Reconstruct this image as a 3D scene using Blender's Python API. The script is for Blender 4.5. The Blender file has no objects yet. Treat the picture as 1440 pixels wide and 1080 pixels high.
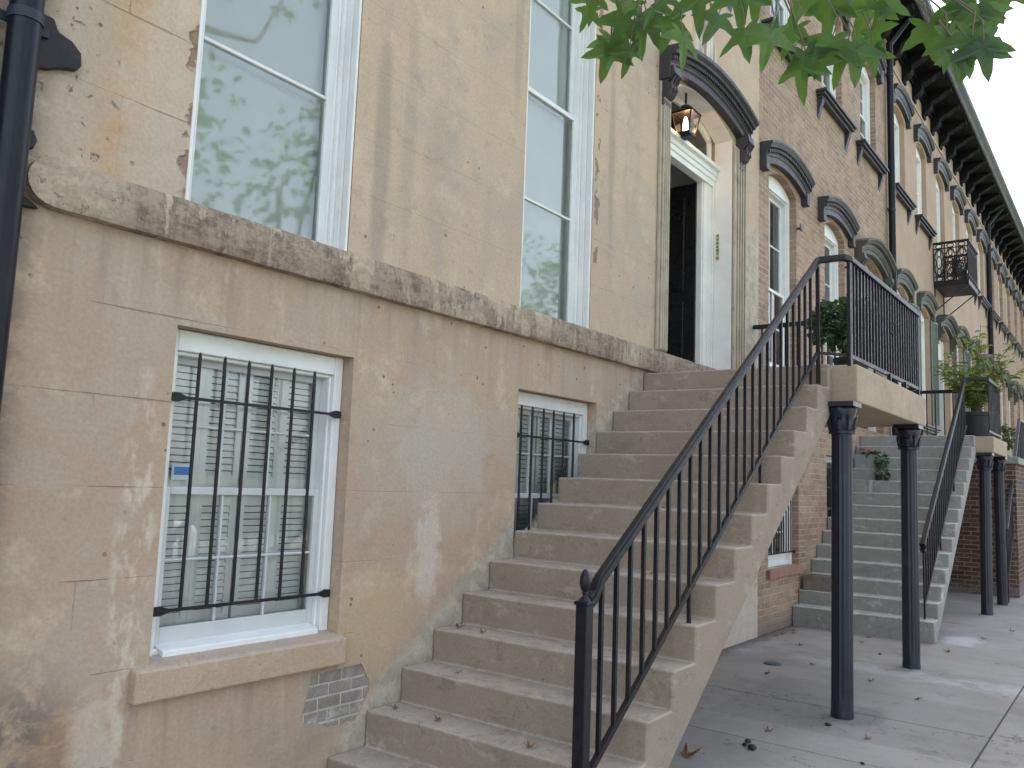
import bpy, bmesh, math, random
from mathutils import Vector, Matrix, noise as mnoise
SKY, SUN, EXPO = .12, 3.4, 2.48
R = math.radians
sc = bpy.context.scene
COL = sc.collection
random.seed(7)

# ------------------------------------------------------------------ node helper
class G:
    def __init__(s, name):
        s.m = bpy.data.materials.new(name); s.m.use_nodes = True
        s.nt = s.m.node_tree; s.nt.nodes.clear()
        s.out = s.nt.nodes.new('ShaderNodeOutputMaterial')
        s._p = None
    def n(s, t, **k):
        nd = s.nt.nodes.new(t)
        for a, b in k.items(): setattr(nd, a, b)
        return nd
    def put(s, sock, v):
        if isinstance(v, bpy.types.NodeSocket): s.nt.links.new(v, sock)
        elif v is not None:
            if sock.type == 'RGBA' and len(v) == 3: v = (*v, 1)
            sock.default_value = v
    def math(s, op, a, b=None, c=None, clamp=False):
        nd = s.n('ShaderNodeMath', operation=op, use_clamp=clamp)
        for i, v in enumerate((a, b, c)):
            if v is not None: s.put(nd.inputs[i], v)
        return nd.outputs[0]
    def mul(s, a, b): return s.math('MULTIPLY', a, b)
    def add(s, a, b): return s.math('ADD', a, b)
    def sub(s, a, b): return s.math('SUBTRACT', a, b)
    def pos(s):
        if s._p is None: s._p = s.n('ShaderNodeNewGeometry')
        return s._p.outputs['Position']
    def geo(s, o):
        s.pos(); return s._p.outputs[o]
    def sep(s, v):
        nd = s.n('ShaderNodeSeparateXYZ'); s.put(nd.inputs[0], v); return nd.outputs
    def comb(s, x, y, z):
        nd = s.n('ShaderNodeCombineXYZ')
        for i, v in enumerate((x, y, z)): s.put(nd.inputs[i], v)
        return nd.outputs[0]
    def vs(s, v, k):
        nd = s.n('ShaderNodeVectorMath', operation='MULTIPLY'); s.put(nd.inputs[0], v); s.put(nd.inputs[1], k)
        return nd.outputs[0]
    def noise(s, v, scale, det=4, rough=.6, dist=0.):
        nd = s.n('ShaderNodeTexNoise'); s.put(nd.inputs['Vector'], v)
        nd.inputs['Scale'].default_value = scale; nd.inputs['Detail'].default_value = det
        nd.inputs['Roughness'].default_value = rough; nd.inputs['Distortion'].default_value = dist
        return nd.outputs[0]
    def voro(s, v, scale, feat='F1', rnd=1.):
        nd = s.n('ShaderNodeTexVoronoi', feature=feat); s.put(nd.inputs['Vector'], v)
        nd.inputs['Scale'].default_value = scale; nd.inputs['Randomness'].default_value = rnd
        return nd.outputs[0]
    def mix(s, f, a, b, bt='MIX'):
        nd = s.n('ShaderNodeMix', data_type='RGBA', blend_type=bt)
        s.put(nd.inputs[0], f); s.put(nd.inputs[6], a); s.put(nd.inputs[7], b); return nd.outputs[2]
    def ramp(s, f, a, b, lo=0., hi=1.):
        nd = s.n('ShaderNodeMapRange', interpolation_type='SMOOTHSTEP'); s.put(nd.inputs[0], f)
        nd.inputs[1].default_value = a; nd.inputs[2].default_value = b
        nd.inputs[3].default_value = lo; nd.inputs[4].default_value = hi
        return nd.outputs[0]
    def val(s, col, v):           # multiply a colour by a scalar
        nd = s.n('ShaderNodeVectorMath', operation='SCALE'); s.put(nd.inputs[0], col); s.put(nd.inputs['Scale'], v)
        return nd.outputs[0]
    def bump(s, h, dist, strength=1.):
        nd = s.n('ShaderNodeBump'); nd.inputs['Strength'].default_value = strength
        nd.inputs['Distance'].default_value = dist; s.put(nd.inputs['Height'], h); return nd.outputs[0]
    def bsdf(s, col, rough=.6, normal=None, metal=0., spec=.5, emit=None, es=0.):
        nd = s.n('ShaderNodeBsdfPrincipled')
        s.put(nd.inputs['Base Color'], col); s.put(nd.inputs['Roughness'], rough)
        nd.inputs['Metallic'].default_value = metal; nd.inputs['Specular IOR Level'].default_value = spec
        if normal is not None: s.put(nd.inputs['Normal'], normal)
        if emit: s.put(nd.inputs['Emission Color'], emit); nd.inputs['Emission Strength'].default_value = es
        return nd.outputs[0]
    def done(s, sh):
        s.nt.links.new(sh, s.out.inputs['Surface']); return s.m
    def blob(s, x, z, cx, cz, rx, rz, nz, k=.8, a=.75, b=1.1):
        dx = s.mul(s.sub(x, cx), 1 / rx); dz = s.mul(s.sub(z, cz), 1 / rz)
        d = s.math('SQRT', s.add(s.mul(dx, dx), s.mul(dz, dz)))
        d = s.add(d, s.mul(s.sub(nz, .5), k))
        return s.ramp(d, a, b, 1., 0.)

# ------------------------------------------------------------------ mesh builder
class MB:
    def __init__(s): s.v = []; s.f = []
    def face(s, pts):
        i = len(s.v); s.v += [tuple(p) for p in pts]; s.f.append(list(range(i, i + len(pts))))
    def mesh(s, vs, fs):
        i = len(s.v); s.v += [tuple(p) for p in vs]; s.f += [[i + k for k in f] for f in fs]
    def box(s, x0, x1, y0, y1, z0, z1):
        s.mesh([(x0, y0, z0), (x1, y0, z0), (x1, y1, z0), (x0, y1, z0), (x0, y0, z1), (x1, y0, z1), (x1, y1, z1), (x0, y1, z1)],
               [(0, 3, 2, 1), (4, 5, 6, 7), (0, 1, 5, 4), (1, 2, 6, 5), (2, 3, 7, 6), (3, 0, 4, 7)])
    def prism(s, poly, ax, a, b):
        # poly in the plane perpendicular to ax: x->(y,z)  y->(x,z)  z->(x,y)
        def P(q, t):
            return (t, q[0], q[1]) if ax == 'x' else ((q[0], t, q[1]) if ax == 'y' else (q[0], q[1], t))
        n = len(poly)
        s.mesh([P(q, a) for q in poly] + [P(q, b) for q in poly],
               [list(range(n))[::-1], list(range(n, 2 * n))] + [(i, (i + 1) % n, n + (i + 1) % n, n + i) for i in range(n)])
    def tube(s, pts, r, n=8, ang=0., up=None, sx=1., sy=1.):
        pts = [Vector(p) for p in pts]; m = len(pts); rs = r if isinstance(r, (list, tuple)) else [r] * m
        vs = []; ref = Vector(up) if up else None
        for i, p in enumerate(pts):
            if i == 0: t = pts[1] - p
            elif i == m - 1: t = p - pts[i - 1]
            else: t = (pts[i + 1] - p).normalized() + (p - pts[i - 1]).normalized()
            t.normalize()
            if ref is None: ref = Vector((0, 0, 1)) if abs(t.z) < .9 else Vector((1, 0, 0))
            a = ref.cross(t)
            if a.length < 1e-4: a = Vector((1, 0, 0)).cross(t)
            a.normalize(); b = t.cross(a).normalized()
            if not up: ref = b
            k = 1.
            if 0 < i < m - 1:
                c = (pts[i + 1] - p).normalized().dot((p - pts[i - 1]).normalized())
                k = 1. / max(.6, math.sqrt(max(.05, (1 + c) / 2)))
            for j in range(n):
                th = ang + 2 * math.pi * j / n
                vs.append(p + a * (math.cos(th) * rs[i] * sx * k) + b * (math.sin(th) * rs[i] * sy * k))
        fs = [(i * n + j, i * n + (j + 1) % n, (i + 1) * n + (j + 1) % n, (i + 1) * n + j) for i in range(m - 1) for j in range(n)]
        fs += [list(range(n))[::-1], list(range((m - 1) * n, m * n))]
        s.mesh(vs, fs)
    def sq(s, p, q, w, h=None, up=(0, 0, 1)):      # square bar
        h = h or w; d = Vector(q) - Vector(p)
        u = Vector(up) if abs(d.normalized().dot(Vector(up))) < .95 else Vector((0, 1, 0))
        s.tube([p, q], math.sqrt(.5), 4, math.pi / 4, up=u, sx=w, sy=h)
    def lathe(s, prof, cx, cy, n=20, fn=None, lean=(0, 0)):
        z0 = prof[0][1]; vs = []
        for r, z in prof:
            for j in range(n):
                th = 2 * math.pi * j / n; rr = r * (fn(th, z) if fn else 1)
                vs.append((cx + lean[0] * (z - z0) + rr * math.cos(th), cy + lean[1] * (z - z0) + rr * math.sin(th), z))
        m = len(prof)
        fs = [(i * n + j, i * n + (j + 1) % n, (i + 1) * n + (j + 1) % n, (i + 1) * n + j) for i in range(m - 1) for j in range(n)]
        fs += [list(range(n))[::-1], list(range((m - 1) * n, m * n))]
        s.mesh(vs, fs)
    def sweepx(s, prof, fz, x0, x1, n):            # profile (y,dz) swept along x with base height fz(x)
        vs = []; k = len(prof)
        for i in range(n + 1):
            x = x0 + (x1 - x0) * i / n; b = fz(x)
            vs += [(x, y, b + dz) for y, dz in prof]
        fs = [(i * k + j, i * k + (j + 1) % k, (i + 1) * k + (j + 1) % k, (i + 1) * k + j) for i in range(n) for j in range(k)]
        fs += [list(range(k))[::-1], list(range(n * k, (n + 1) * k))]
        s.mesh(vs, fs)

WL = {}
def build(name, mb, mat, parent=None, loc=None, smooth=None, bevel=None, seg=2, weld=False):
    me = bpy.data.meshes.new(name); me.from_pydata(mb.v, [], mb.f); me.update()
    bm = bmesh.new(); bm.from_mesh(me)
    if weld: bmesh.ops.remove_doubles(bm, verts=bm.verts, dist=1e-5)
    bmesh.ops.recalc_face_normals(bm, faces=bm.faces); bm.to_mesh(me); bm.free()
    w = WL[parent.name] if parent else Vector(loc or (0, 0, 0))
    me.transform(Matrix.Translation(-w)); me.materials.append(mat)
    if smooth:
        for p in me.polygons: p.use_smooth = True
        me.set_sharp_from_angle(angle=R(smooth))
    o = bpy.data.objects.new(name, me); COL.objects.link(o)
    if parent: o.parent = parent
    else: o.location = w
    WL[o.name] = w
    if bevel:
        b = o.modifiers.new('bevel', 'BEVEL'); b.width = bevel; b.segments = seg; b.limit_method = 'ANGLE'; b.angle_limit = R(40)
        b.harden_normals = False
    return o
def tag(o, label, cat, group=None):
    o['label'] = label; o['category'] = cat
    if group: o['group'] = group
    return o
def thing(name, loc, label, cat, group=None):
    o = bpy.data.objects.new(name, None); o.empty_display_size = .2; COL.objects.link(o)
    o.location = loc; WL[o.name] = Vector(loc); return tag(o, label, cat, group)
def struct(o, kind='structure'):
    o['kind'] = kind; return o
def clone(o, parent, dx):
    c = o.copy(); COL.objects.link(c); c.parent = parent; c.location = o.location + Vector(dx); WL[c.name] = WL[o.name]
    return c
# ------------------------------------------------------------------ materials
def m_plain(name, col, rough=.5, var=.12, scale=6., metal=0., bump=0., bscale=60., dirt=None, dirt_amt=.4, spec=.5):
    g = G(name); P = g.pos()
    n = g.noise(P, scale, 6, .65)
    c = g.val(col, g.ramp(n, .25, .75, 1 - var, 1 + var))
    if dirt:
        c = g.mix(g.mul(g.ramp(g.noise(P, scale * .7, 9, .7), .52, .7), dirt_amt), c, dirt)
    r = g.ramp(g.noise(P, scale * 2, 4), .3, .7, rough * .85, min(1, rough * 1.15))
    nm = g.bump(g.noise(P, bscale, 5, .65), bump) if bump else None
    return g.done(g.bsdf(c, r, nm, metal, spec))

def m_stucco():
    g = G('aged_stucco'); P = g.pos(); x, y, z = g.sep(P)
    nb = g.noise(P, .8, 5, .6); nm = g.noise(P, 2.6, 9, .68); nq = g.noise(g.vs(P, (1, 1, 1.3)), 5.5, 9, .7, .4)
    nf = g.noise(P, 55, 4, .65); ns = g.noise(g.vs(P, (6, 6, .55)), 1., 6, .65)
    nv = g.noise(P, 1.5, 6, .6, .6)
    up = g.ramp(z, 2.55, 2.65)
    c = g.mix(g.ramp(nb, .36, .62), (.432, .317, .216), (.402, .290, .204))
    c = g.mix(up, c, g.mix(g.ramp(nb, .4, .65), (.500, .385, .268), (.470, .357, .252)))
    c = g.mix(g.mul(g.ramp(nv, .47, .62), .6), c, (.40, .335, .265))
    c = g.mix(g.mul(g.ramp(nm, .52, .66), .55), c, (.575, .465, .34))
    c = g.mix(g.mul(g.ramp(nq, .54, .68), .5), c, (.335, .262, .192))
    c = g.mix(g.mul(g.ramp(ns, .52, .72), g.mul(up, .32)), c, (.34, .29, .235))
    fk = g.noise(P, 4.2, 11, .76, .3); fk2 = g.noise(g.vs(P, (1, 1, .8)), 7.5, 10, .78)
    flk = g.mul(g.ramp(fk, .575, .63), .20); flk2 = g.mul(g.ramp(fk2, .585, .64), .20)
    c = g.mix(flk, c, (.60, .49, .365)); c = g.mix(flk2, c, (.33, .26, .19))
    # orange blush and grey washes high on the left
    c = g.mix(g.mul(g.blob(x, z, -1.12, 3.3, .17, .75, nm, 1.2, .5, 1.25), .55), c, (.47, .275, .145))
    c = g.mix(g.mul(g.blob(x, z, -1.36, 3.3, .26, .8, nq, 1.8, .5, 1.2), .55), c, (.40, .345, .27))
    c = g.mix(g.mul(g.blob(x, z, -.95, 3.1, .18, .6, nq, 1.6, .5, 1.2), .45), c, (.50, .43, .33))
    # dark vertical washes beside the openings
    for cx, w, z0, k in ((.40, .075, 3.35, .55), (.62, .06, 3.6, .25), (1.66, .06, 5.0, .4), (2.98, .05, 4.4, .45), (3.3, .2, 4.5, .15), (.95, .18, 3.6, .15)):
        c = g.mix(g.mul(g.blob(x, z, cx, z0, w, .95, nm, .9, .45, 1.2), k), c, (.27, .235, .19))
    # rain wash over the door hood
    c = g.mix(g.mul(g.blob(x, z, 4.85, 6.05, .33, .4, ns, 1.8, .5, 1.1), .8), c, g.mix(g.ramp(ns, .45, .55), (.20, .17, .15), (.72, .67, .60)))
    # grime near the pavement, darkest at the left corner
    gr = g.mul(g.ramp(g.add(z, g.mul(nq, .7)), .95, .45, 0, 1), g.ramp(nm, .40, .62))
    c = g.mix(g.mul(gr, .6), c, (.235, .195, .155))
    lw = g.mul(g.blob(x, z, -1.30, .35, .40, .55, nq, 1.7, .5, 1.1), g.ramp(nq, .38, .6))
    c = g.mix(g.mul(lw, .9), c, (.135, .115, .10))
    c = g.mix(g.mul(g.blob(x, z, -1.12, .42, .16, .22, nq, 1.5, .5, 1.15), .55), c, (.37, .225, .12))
    # soot around the drain pipe
    so = g.mul(g.ramp(x, -1.34, -1.5), g.ramp(nq, .38, .55))
    c = g.mix(g.mul(so, .7), c, (.12, .10, .085))
    fl = g.mul(g.mul(g.ramp(x, -1.02, -1.2), g.ramp(z, 2.75, 2.85)), g.ramp(g.noise(P, 17, 6, .6, .4), .605, .65))
    c = g.mix(g.mul(fl, .85), c, (.10, .085, .075))
    # pale plaster drips left of the basement window
    dp = g.mul(g.blob(x, z, -.88, 1.15, .10, .95, nm, 1., .5, 1.1), g.ramp(g.noise(g.vs(P, (14, 14, 7)), 1., 5, .6), .47, .62))
    c = g.mix(g.mul(dp, .6), c, (.62, .55, .44))
    c = g.mix(g.mul(g.blob(x, z, -.99, .42, .12, .3, nq, 1.4, .4, 1.1), .5), c, (.55, .49, .40))
    # repair plaster following the stair and a grey skim between window and stair
    s = g.sub(z, g.sub(g.mul(x, .7193), .037))
    nq2 = g.noise(P, 9, 7, .7, .5)
    cem = g.mul(g.ramp(g.add(s, g.mul(g.sub(nq2, .5), .45)), .14, .03), g.ramp(x, .25, .4))
    c = g.mix(g.mul(cem, .8), c, g.mix(g.ramp(nq2, .4, .6), (.33, .29, .235), (.47, .42, .34)))
    c = g.mix(g.mul(g.blob(x, z, 1.05, 1.75, .5, .55, nq, 1.7, .4, 1.2), .45), c, (.45, .41, .345))
    c = g.mix(g.mul(g.blob(x, z, .95, 1.15, .12, .4, nq2, 1.8, .5, 1.0), .5), c, (.58, .53, .46))
    c = g.mix(g.mul(g.blob(x, z, .55, .85, .35, .28, nm, 1.2, .5, 1.2), .4), c, (.52, .38, .20))
    # pale base under the stair
    c = g.mix(g.mul(g.mul(g.ramp(g.add(z, g.mul(nq, .5)), 1.0, .6), g.ramp(x, 3.5, 4.)), .6), c, (.50, .43, .37))
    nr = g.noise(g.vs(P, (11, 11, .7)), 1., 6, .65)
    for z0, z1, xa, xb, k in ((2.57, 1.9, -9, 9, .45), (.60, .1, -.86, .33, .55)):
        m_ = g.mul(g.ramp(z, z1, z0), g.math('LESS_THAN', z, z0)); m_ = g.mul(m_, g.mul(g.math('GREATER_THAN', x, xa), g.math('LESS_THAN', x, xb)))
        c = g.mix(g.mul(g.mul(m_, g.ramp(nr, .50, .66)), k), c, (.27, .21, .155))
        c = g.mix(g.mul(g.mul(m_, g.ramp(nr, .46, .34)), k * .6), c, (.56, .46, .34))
    # pits
    pit = g.mul(g.ramp(g.voro(P, 9.), .10, .06), g.ramp(g.noise(P, 1.1, 3), .5, .58))
    c = g.mix(g.mul(pit, .8), c, (.13, .10, .08))
    pit2 = g.mul(g.ramp(g.voro(g.add(P, 3.3) if False else g.vs(P, (1.1, 1.1, 1.1)), 31.), .13, .07), g.ramp(g.noise(P, 2.3, 4), .50, .60))
    c = g.mix(g.mul(pit2, .45), c, (.20, .16, .12))
    # scored ashlar joints, worn away in places
    zz = g.sub(z, g.mul(up, 2.77)); hz = .375
    fz = g.math('FRACT', g.add(g.mul(zz, 1 / hz), .5)); dz = g.mul(g.math('ABSOLUTE', g.sub(fz, .5)), hz)
    row = g.math('FLOOR', g.mul(zz, 1 / hz)); off = g.mul(g.math('MODULO', row, 2.), .41)
    fx = g.math('FRACT', g.add(g.mul(g.add(g.add(x, off), 1.11), 1 / .82), .5)); dx = g.mul(g.math('ABSOLUTE', g.sub(fx, .5)), .82)
    wob = g.mul(g.sub(g.noise(P, 12, 3), .5), .006)
    jl = g.math('MAXIMUM', g.ramp(g.add(dz, wob), .0045, .0015), g.mul(g.ramp(g.add(dx, wob), .004, .0015), .8))
    jp = g.math('MAXIMUM', g.mul(g.ramp(g.noise(P, 1.9, 4, .6), .45, .58), g.ramp(x, -.5, -.9, .28, 1.)), g.mul(up, .22))
    jl = g.mul(jl, jp)
    c = g.mix(g.mul(jl, .30), c, (.20, .16, .12))
    # lost render over brick, right of the window sill
    ne = g.noise(P, 14, 5, .6, .3)
    bx = g.math('MAXIMUM', g.mul(g.math('ABSOLUTE', g.sub(g.sub(x, g.mul(g.sub(z, .43), .35)), .305)), 1 / .175), g.mul(g.math('ABSOLUTE', g.sub(z, .435)), 1 / .135))
    bp = g.ramp(g.add(bx, g.mul(g.sub(ne, .5), .5)), 1.0, .97)
    by = g.mul(g.math('ABSOLUTE', g.sub(z, 4.2)), 1 / 1.3)
    bp2 = g.mul(g.ramp(g.add(g.math('ABSOLUTE', g.add(x, .80)), g.mul(g.sub(ne, .5), .15)), .024, .014), g.mul(up, g.ramp(g.noise(P, 5, 3), .47, .54)))
    bp2 = g.math('MAXIMUM', bp2, g.mul(g.ramp(g.add(g.math('ABSOLUTE', g.sub(x, 2.76)), g.mul(g.sub(ne, .5), .13)), .03, .02), g.mul(up, g.ramp(g.noise(P, 4.2, 3), .52, .57))))
    bt = g.n('ShaderNodeTexBrick', offset=.5); g.put(bt.inputs['Vector'], g.comb(g.add(x, .06), g.sub(z, .015), 0.))
    for k, v in (('Color1', (.21, .17, .145, 1)), ('Color2', (.28, .235, .19, 1)), ('Mortar', (.42, .37, .30, 1))): bt.inputs[k].default_value = v
    for k, v in (('Scale', 1.), ('Mortar Size', .006), ('Mortar Smooth', .2), ('Brick Width', .2), ('Row Height', .074)): bt.inputs[k].default_value = v
    bc = g.mix(g.mul(g.mul(g.ramp(ne, .5, .6), g.ramp(x, .28, .40)), .7), bt.outputs[0], (.50, .47, .41))
    c = g.mix(g.mul(bp2, .85), c, (.25, .15, .105))
    rim = g.mul(g.ramp(g.add(bx, g.mul(g.sub(ne, .5), .5)), 1.05, 1.0), g.ramp(g.add(bx, g.mul(g.sub(ne, .5), .5)), .97, 1.0))
    c = g.val(c, g.ramp(nf, .2, .8, .90, 1.10))
    h = g.add(g.add(g.mul(nf, .30), g.mul(nq, .9)), g.sub(g.mul(flk, .5), g.mul(flk2, .5))); h = g.sub(h, g.mul(jl, .9)); h = g.sub(h, g.mul(pit, 1.2)); h = g.sub(h, g.mul(bp2, 2.2))
    h = g.add(h, g.mul(cem, .5))
    return g.done(g.bsdf(c, .88, g.bump(h, .006), 0, .3))

def m_stucco_far():
    g = G('plain_stucco'); P = g.pos(); x, y, z = g.sep(P)
    nm = g.noise(P, 1.3, 7, .65); ns = g.noise(g.vs(P, (3, 3, .4)), 1., 6, .6)
    c = g.mix(g.ramp(nm, .35, .65), (.37, .265, .185), (.42, .31, .22))
    c = g.mix(g.mul(g.ramp(ns, .5, .72), .4), c, (.32, .25, .18))
    c = g.mix(g.mul(g.ramp(g.noise(P, 5, 7, .7), .56, .7), .35), c, (.53, .42, .31))
    return g.done(g.bsdf(c, .88, g.bump(g.noise(P, 40, 4), .004), 0, .3))

def m_brick(name, c1, c2, mort, bw=.205, rh=.0705, ms=.0055, wash=None, rough=.85):
    g = G(name); P = g.pos(); x, y, z = g.sep(P)
    nx = g.math('ABSOLUTE', g.sep(g.geo('Normal'))[0]); side = g.math('GREATER_THAN', nx, .6)
    u = g.add(g.mul(x, g.sub(1., side)), g.mul(y, side))
    bt = g.n('ShaderNodeTexBrick', offset=.5); wob = g.noise(P, 9, 3)
    g.put(bt.inputs['Vector'], g.comb(g.add(u, g.mul(wob, .006)), g.add(z, g.mul(wob, .005)), 0.))
    for k, v in (('Color1', (0, 0, 0, 1)), ('Color2', (1, 1, 1, 1)), ('Mortar', (.5, .5, .5, 1))): bt.inputs[k].default_value = v
    for k, v in (('Scale', 1.), ('Mortar Size', ms), ('Mortar Smooth', .25), ('Brick Width', bw), ('Row Height', rh)): bt.inputs[k].default_value = v
    n1 = g.noise(P, 1.2, 6, .6); n2 = g.noise(P, 30, 5, .65)
    c = g.mix(bt.outputs[0], c1, c2)
    c = g.val(c, g.ramp(n1, .3, .7, .85, 1.15))
    mc = g.mix(g.ramp(g.noise(P, 4, 5), .42, .62), mort, [q * .6 for q in mort])
    c = g.mix(bt.outputs[1], c, mc)
    if wash: c = g.mix(g.mul(g.ramp(g.noise(P, 2.2, 8, .7), .52, .68), .5), c, wash)
    c = g.mix(g.mul(g.ramp(z, .28, .02), g.ramp(n2, .3, .55)), c, (.16, .14, .12))
    c = g.val(c, g.ramp(n2, .2, .8, .85, 1.15))
    h = g.sub(g.mul(n2, .4), bt.outputs[1])
    return g.done(g.bsdf(c, rough, g.bump(h, .005), 0, .3))

def m_brownstone():
    g = G('flaking_brownstone'); P = g.pos(); x, y, z = g.sep(P)
    n1 = g.noise(g.vs(P, (1.1, 1, 1)), 1.7, 9, .7, .5); n2 = g.noise(g.vs(P, (4, 4, 9)), 3., 8, .72); nf = g.noise(P, 60, 4)
    nd = g.noise(g.vs(P, (16, 8, 3)), 1., 6, .65)
    paint = g.mix(g.ramp(n2, .4, .62), (.44, .355, .255), (.34, .27, .195))
    stone = g.mix(g.ramp(g.add(g.mul(n2, .6), g.mul(nd, .4)), .40, .58), (.150, .104, .080), (.325, .250, .185))
    lost = g.ramp(g.add(g.mul(n1, .62), g.mul(nd, .42)),   .470, .530)
    hi = g.ramp(z, 2.66, 2.75)
    lost = g.math('MAXIMUM', lost, g.mul(g.ramp(g.add(g.mul(n1, .6), g.mul(nd, .4)), .46, .53), hi))
    end = g.ramp(x, -1.0, -1.12)
    lost = g.mul(lost, g.sub(1., g.mul(end, .75)))
    lost = g.math('MAXIMUM', lost, g.mul(g.ramp(x, 3.45, 3.6), .9))
    c = g.mix(lost, paint, stone)
    c = g.mix(g.mul(g.mul(end, g.ramp(g.noise(P, 26, 6, .7, .6), .56, .63)), .8), c, (.13, .11, .095))
    c = g.mix(g.mul(g.ramp(g.noise(P, 7, 6, .7), .6, .7), g.mul(hi, .6)), c, (.19, .21, .10))
    for q in (-.35, 1.55, 3.46, 3.66):
        c = g.mix(g.mul(g.ramp(g.math('ABSOLUTE', g.sub(x, q)), .006, .003), .6), c, (.42, .36, .29))
    c = g.val(c, g.ramp(nf, .2, .8, .86, 1.14))
    h = g.add(g.mul(nf, .3), g.sub(g.mul(n2, .6), g.mul(lost, .7)))
    return g.done(g.bsdf(c, .85, g.bump(h, .006), 0, .3))

def m_concrete(name, body, tread, dirt, speck=True, tr_amt=1.):
    g = G(name); P = g.pos(); x, y, z = g.sep(P)
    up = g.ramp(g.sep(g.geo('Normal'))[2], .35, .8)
    n1 = g.noise(P, 1.6, 8, .66); n2 = g.noise(P, 6.5, 9, .7, .3); nf = g.noise(P, 75, 4, .65)
    c = g.mix(g.ramp(n1, .32, .66), body, [q * 1.18 for q in body])
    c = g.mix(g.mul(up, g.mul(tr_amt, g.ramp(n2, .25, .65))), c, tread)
    c = g.mix(g.mul(g.ramp(n2, .54, .70), .55), c, dirt)
    c = g.mix(g.mul(g.ramp(g.noise(P, 3.1, 8, .7, .8), .60, .70), .5), c, [min(.7, q * 1.35) for q in tread])
    if speck:
        c = g.mix(g.mul(g.ramp(g.voro(P, 28.), .12, .07), g.mul(g.ramp(g.noise(P, 3, 3), .48, .58), .6)), c, (.12, .09, .07))
    bl = g.ramp(g.noise(g.vs(P, (1.2, 1, 2.2)), 3.4, 11, .72, .4), .55, .64); c = g.mix(g.mul(bl, .36), c, [q * .62 for q in body])
    bl2 = g.ramp(g.noise(g.vs(P, (1.2, 1, 1.6)), 5.1, 11, .72, .4), .57, .64); c = g.mix(g.mul(bl2, .28), c, [min(.8, q * 1.25) for q in tread])
    crack = g.ramp(g.math('ABSOLUTE', g.sub(g.noise(P, 2.1, 7, .6, .4), .5)), .004, .0015)
    c = g.mix(g.mul(crack, g.mul(g.ramp(n1, .5, .6), .6)), c, [q * .45 for q in body])
    c = g.val(c, g.ramp(nf, .2, .8, .88, 1.12))
    h = g.add(g.mul(nf, .35), g.mul(n2, .7))
    return g.done(g.bsdf(c, .85, g.bump(h, .005), 0, .3))

def m_sidewalk():
    g = G('pavement_concrete'); P = g.pos(); x, y, z = g.sep(P)
    n1 = g.noise(P, .9, 8, .65); n2 = g.noise(P, 5, 9, .7); nf = g.noise(P, 90, 4, .65)
    c = g.mix(g.ramp(n1, .34, .64), (.235, .212, .190), (.300, .272, .244))
    c = g.mix(g.mul(g.ramp(n2, .52, .7), .4), c, (.20, .185, .175))
    # slab-to-slab tone
    cell = g.n('ShaderNodeTexWhiteNoise', noise_dimensions='2D')
    g.put(cell.inputs['Vector'], g.comb(g.math('FLOOR', g.mul(x, 1 / 1.55)), g.math('FLOOR', g.mul(g.add(y, 2.53), 1 / 1.7)), 0.))
    c = g.val(c, g.ramp(cell.outputs[0], 0, 1, .90, 1.08))
    # lime-white run of dried water in front of the second stair
    l = g.sub(x, g.add(5.45, g.mul(y, -.05)))
    w = g.mul(g.ramp(g.math('ABSOLUTE', g.add(l, g.mul(g.sub(n2, .5), .9))), .28, .05), g.ramp(n1, .35, .55))
    c = g.mix(g.mul(w, .75), c, (.39, .375, .36))
    c = g.mix(g.mul(g.mul(g.blob(x, g.mul(y, 1.), 7.95, -1.75, .45, .22, n2, 1.2, .5, 1.1), 1.), .7), c, (.46, .46, .45))
    c = g.mix(g.mul(g.blob(x, y, 3.75, -1.75, .35, .16, n2, 1.3, .5, 1.1), .6), c, (.14, .13, .12))
    # darker ragged band along the foot of the house
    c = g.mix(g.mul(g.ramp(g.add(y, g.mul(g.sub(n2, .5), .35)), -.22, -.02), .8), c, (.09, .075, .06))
    ck = g.math('ABSOLUTE', g.sub(g.noise(P, .55, 8, .62, .5), .5)); ck = g.mul(g.ramp(ck, .0022, .0008), g.ramp(g.noise(P, .7, 2), .48, .55))
    c = g.mix(g.mul(ck, .75), c, (.06, .055, .05))
    gum = g.ramp(g.voro(g.vs(P, (1, 1, 0)), 2.6), .085, .07)
    c = g.mix(g.mul(gum, g.mul(g.ramp(g.noise(P, 2.3, 2), .48, .56), .45)), c, (.10, .095, .09))
    st_ = g.ramp(g.noise(P, 1.7, 10, .75, .8), .575, .62); c = g.mix(g.mul(st_, .45), c, (.15, .135, .12))
    sp = g.mul(g.ramp(g.voro(P, 16.), .09, .05), g.ramp(g.noise(P, 1.2, 3), .47, .56))
    c = g.mix(g.mul(sp, .7), c, (.10, .09, .085))
    c = g.val(c, g.ramp(nf, .2, .8, .86, 1.14))
    return g.done(g.bsdf(c, .82, g.bump(g.add(g.mul(nf, .5), g.mul(n2, .4)), .003), 0, .3))

def m_glass(name, tint=(1, 1, 1), ior=1.75, rough=.012):
    g = G(name); P = g.pos()
    nm = g.bump(g.noise(P, 2.2, 2, .5), .0009)
    fr = g.n('ShaderNodeFresnel'); fr.inputs[0].default_value = ior; g.put(fr.inputs['Normal'], nm)
    t = g.n('ShaderNodeBsdfTransparent'); t.inputs[0].default_value = (*tint, 1)
    gl = g.n('ShaderNodeBsdfGlossy'); gl.inputs['Roughness'].default_value = rough; g.put(gl.inputs['Normal'], nm)
    mx = g.n('ShaderNodeMixShader'); g.put(mx.inputs[0], fr.outputs[0])
    g.nt.links.new(t.outputs[0], mx.inputs[1]); g.nt.links.new(gl.outputs[0], mx.inputs[2])
    return g.done(mx.outputs[0])

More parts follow.
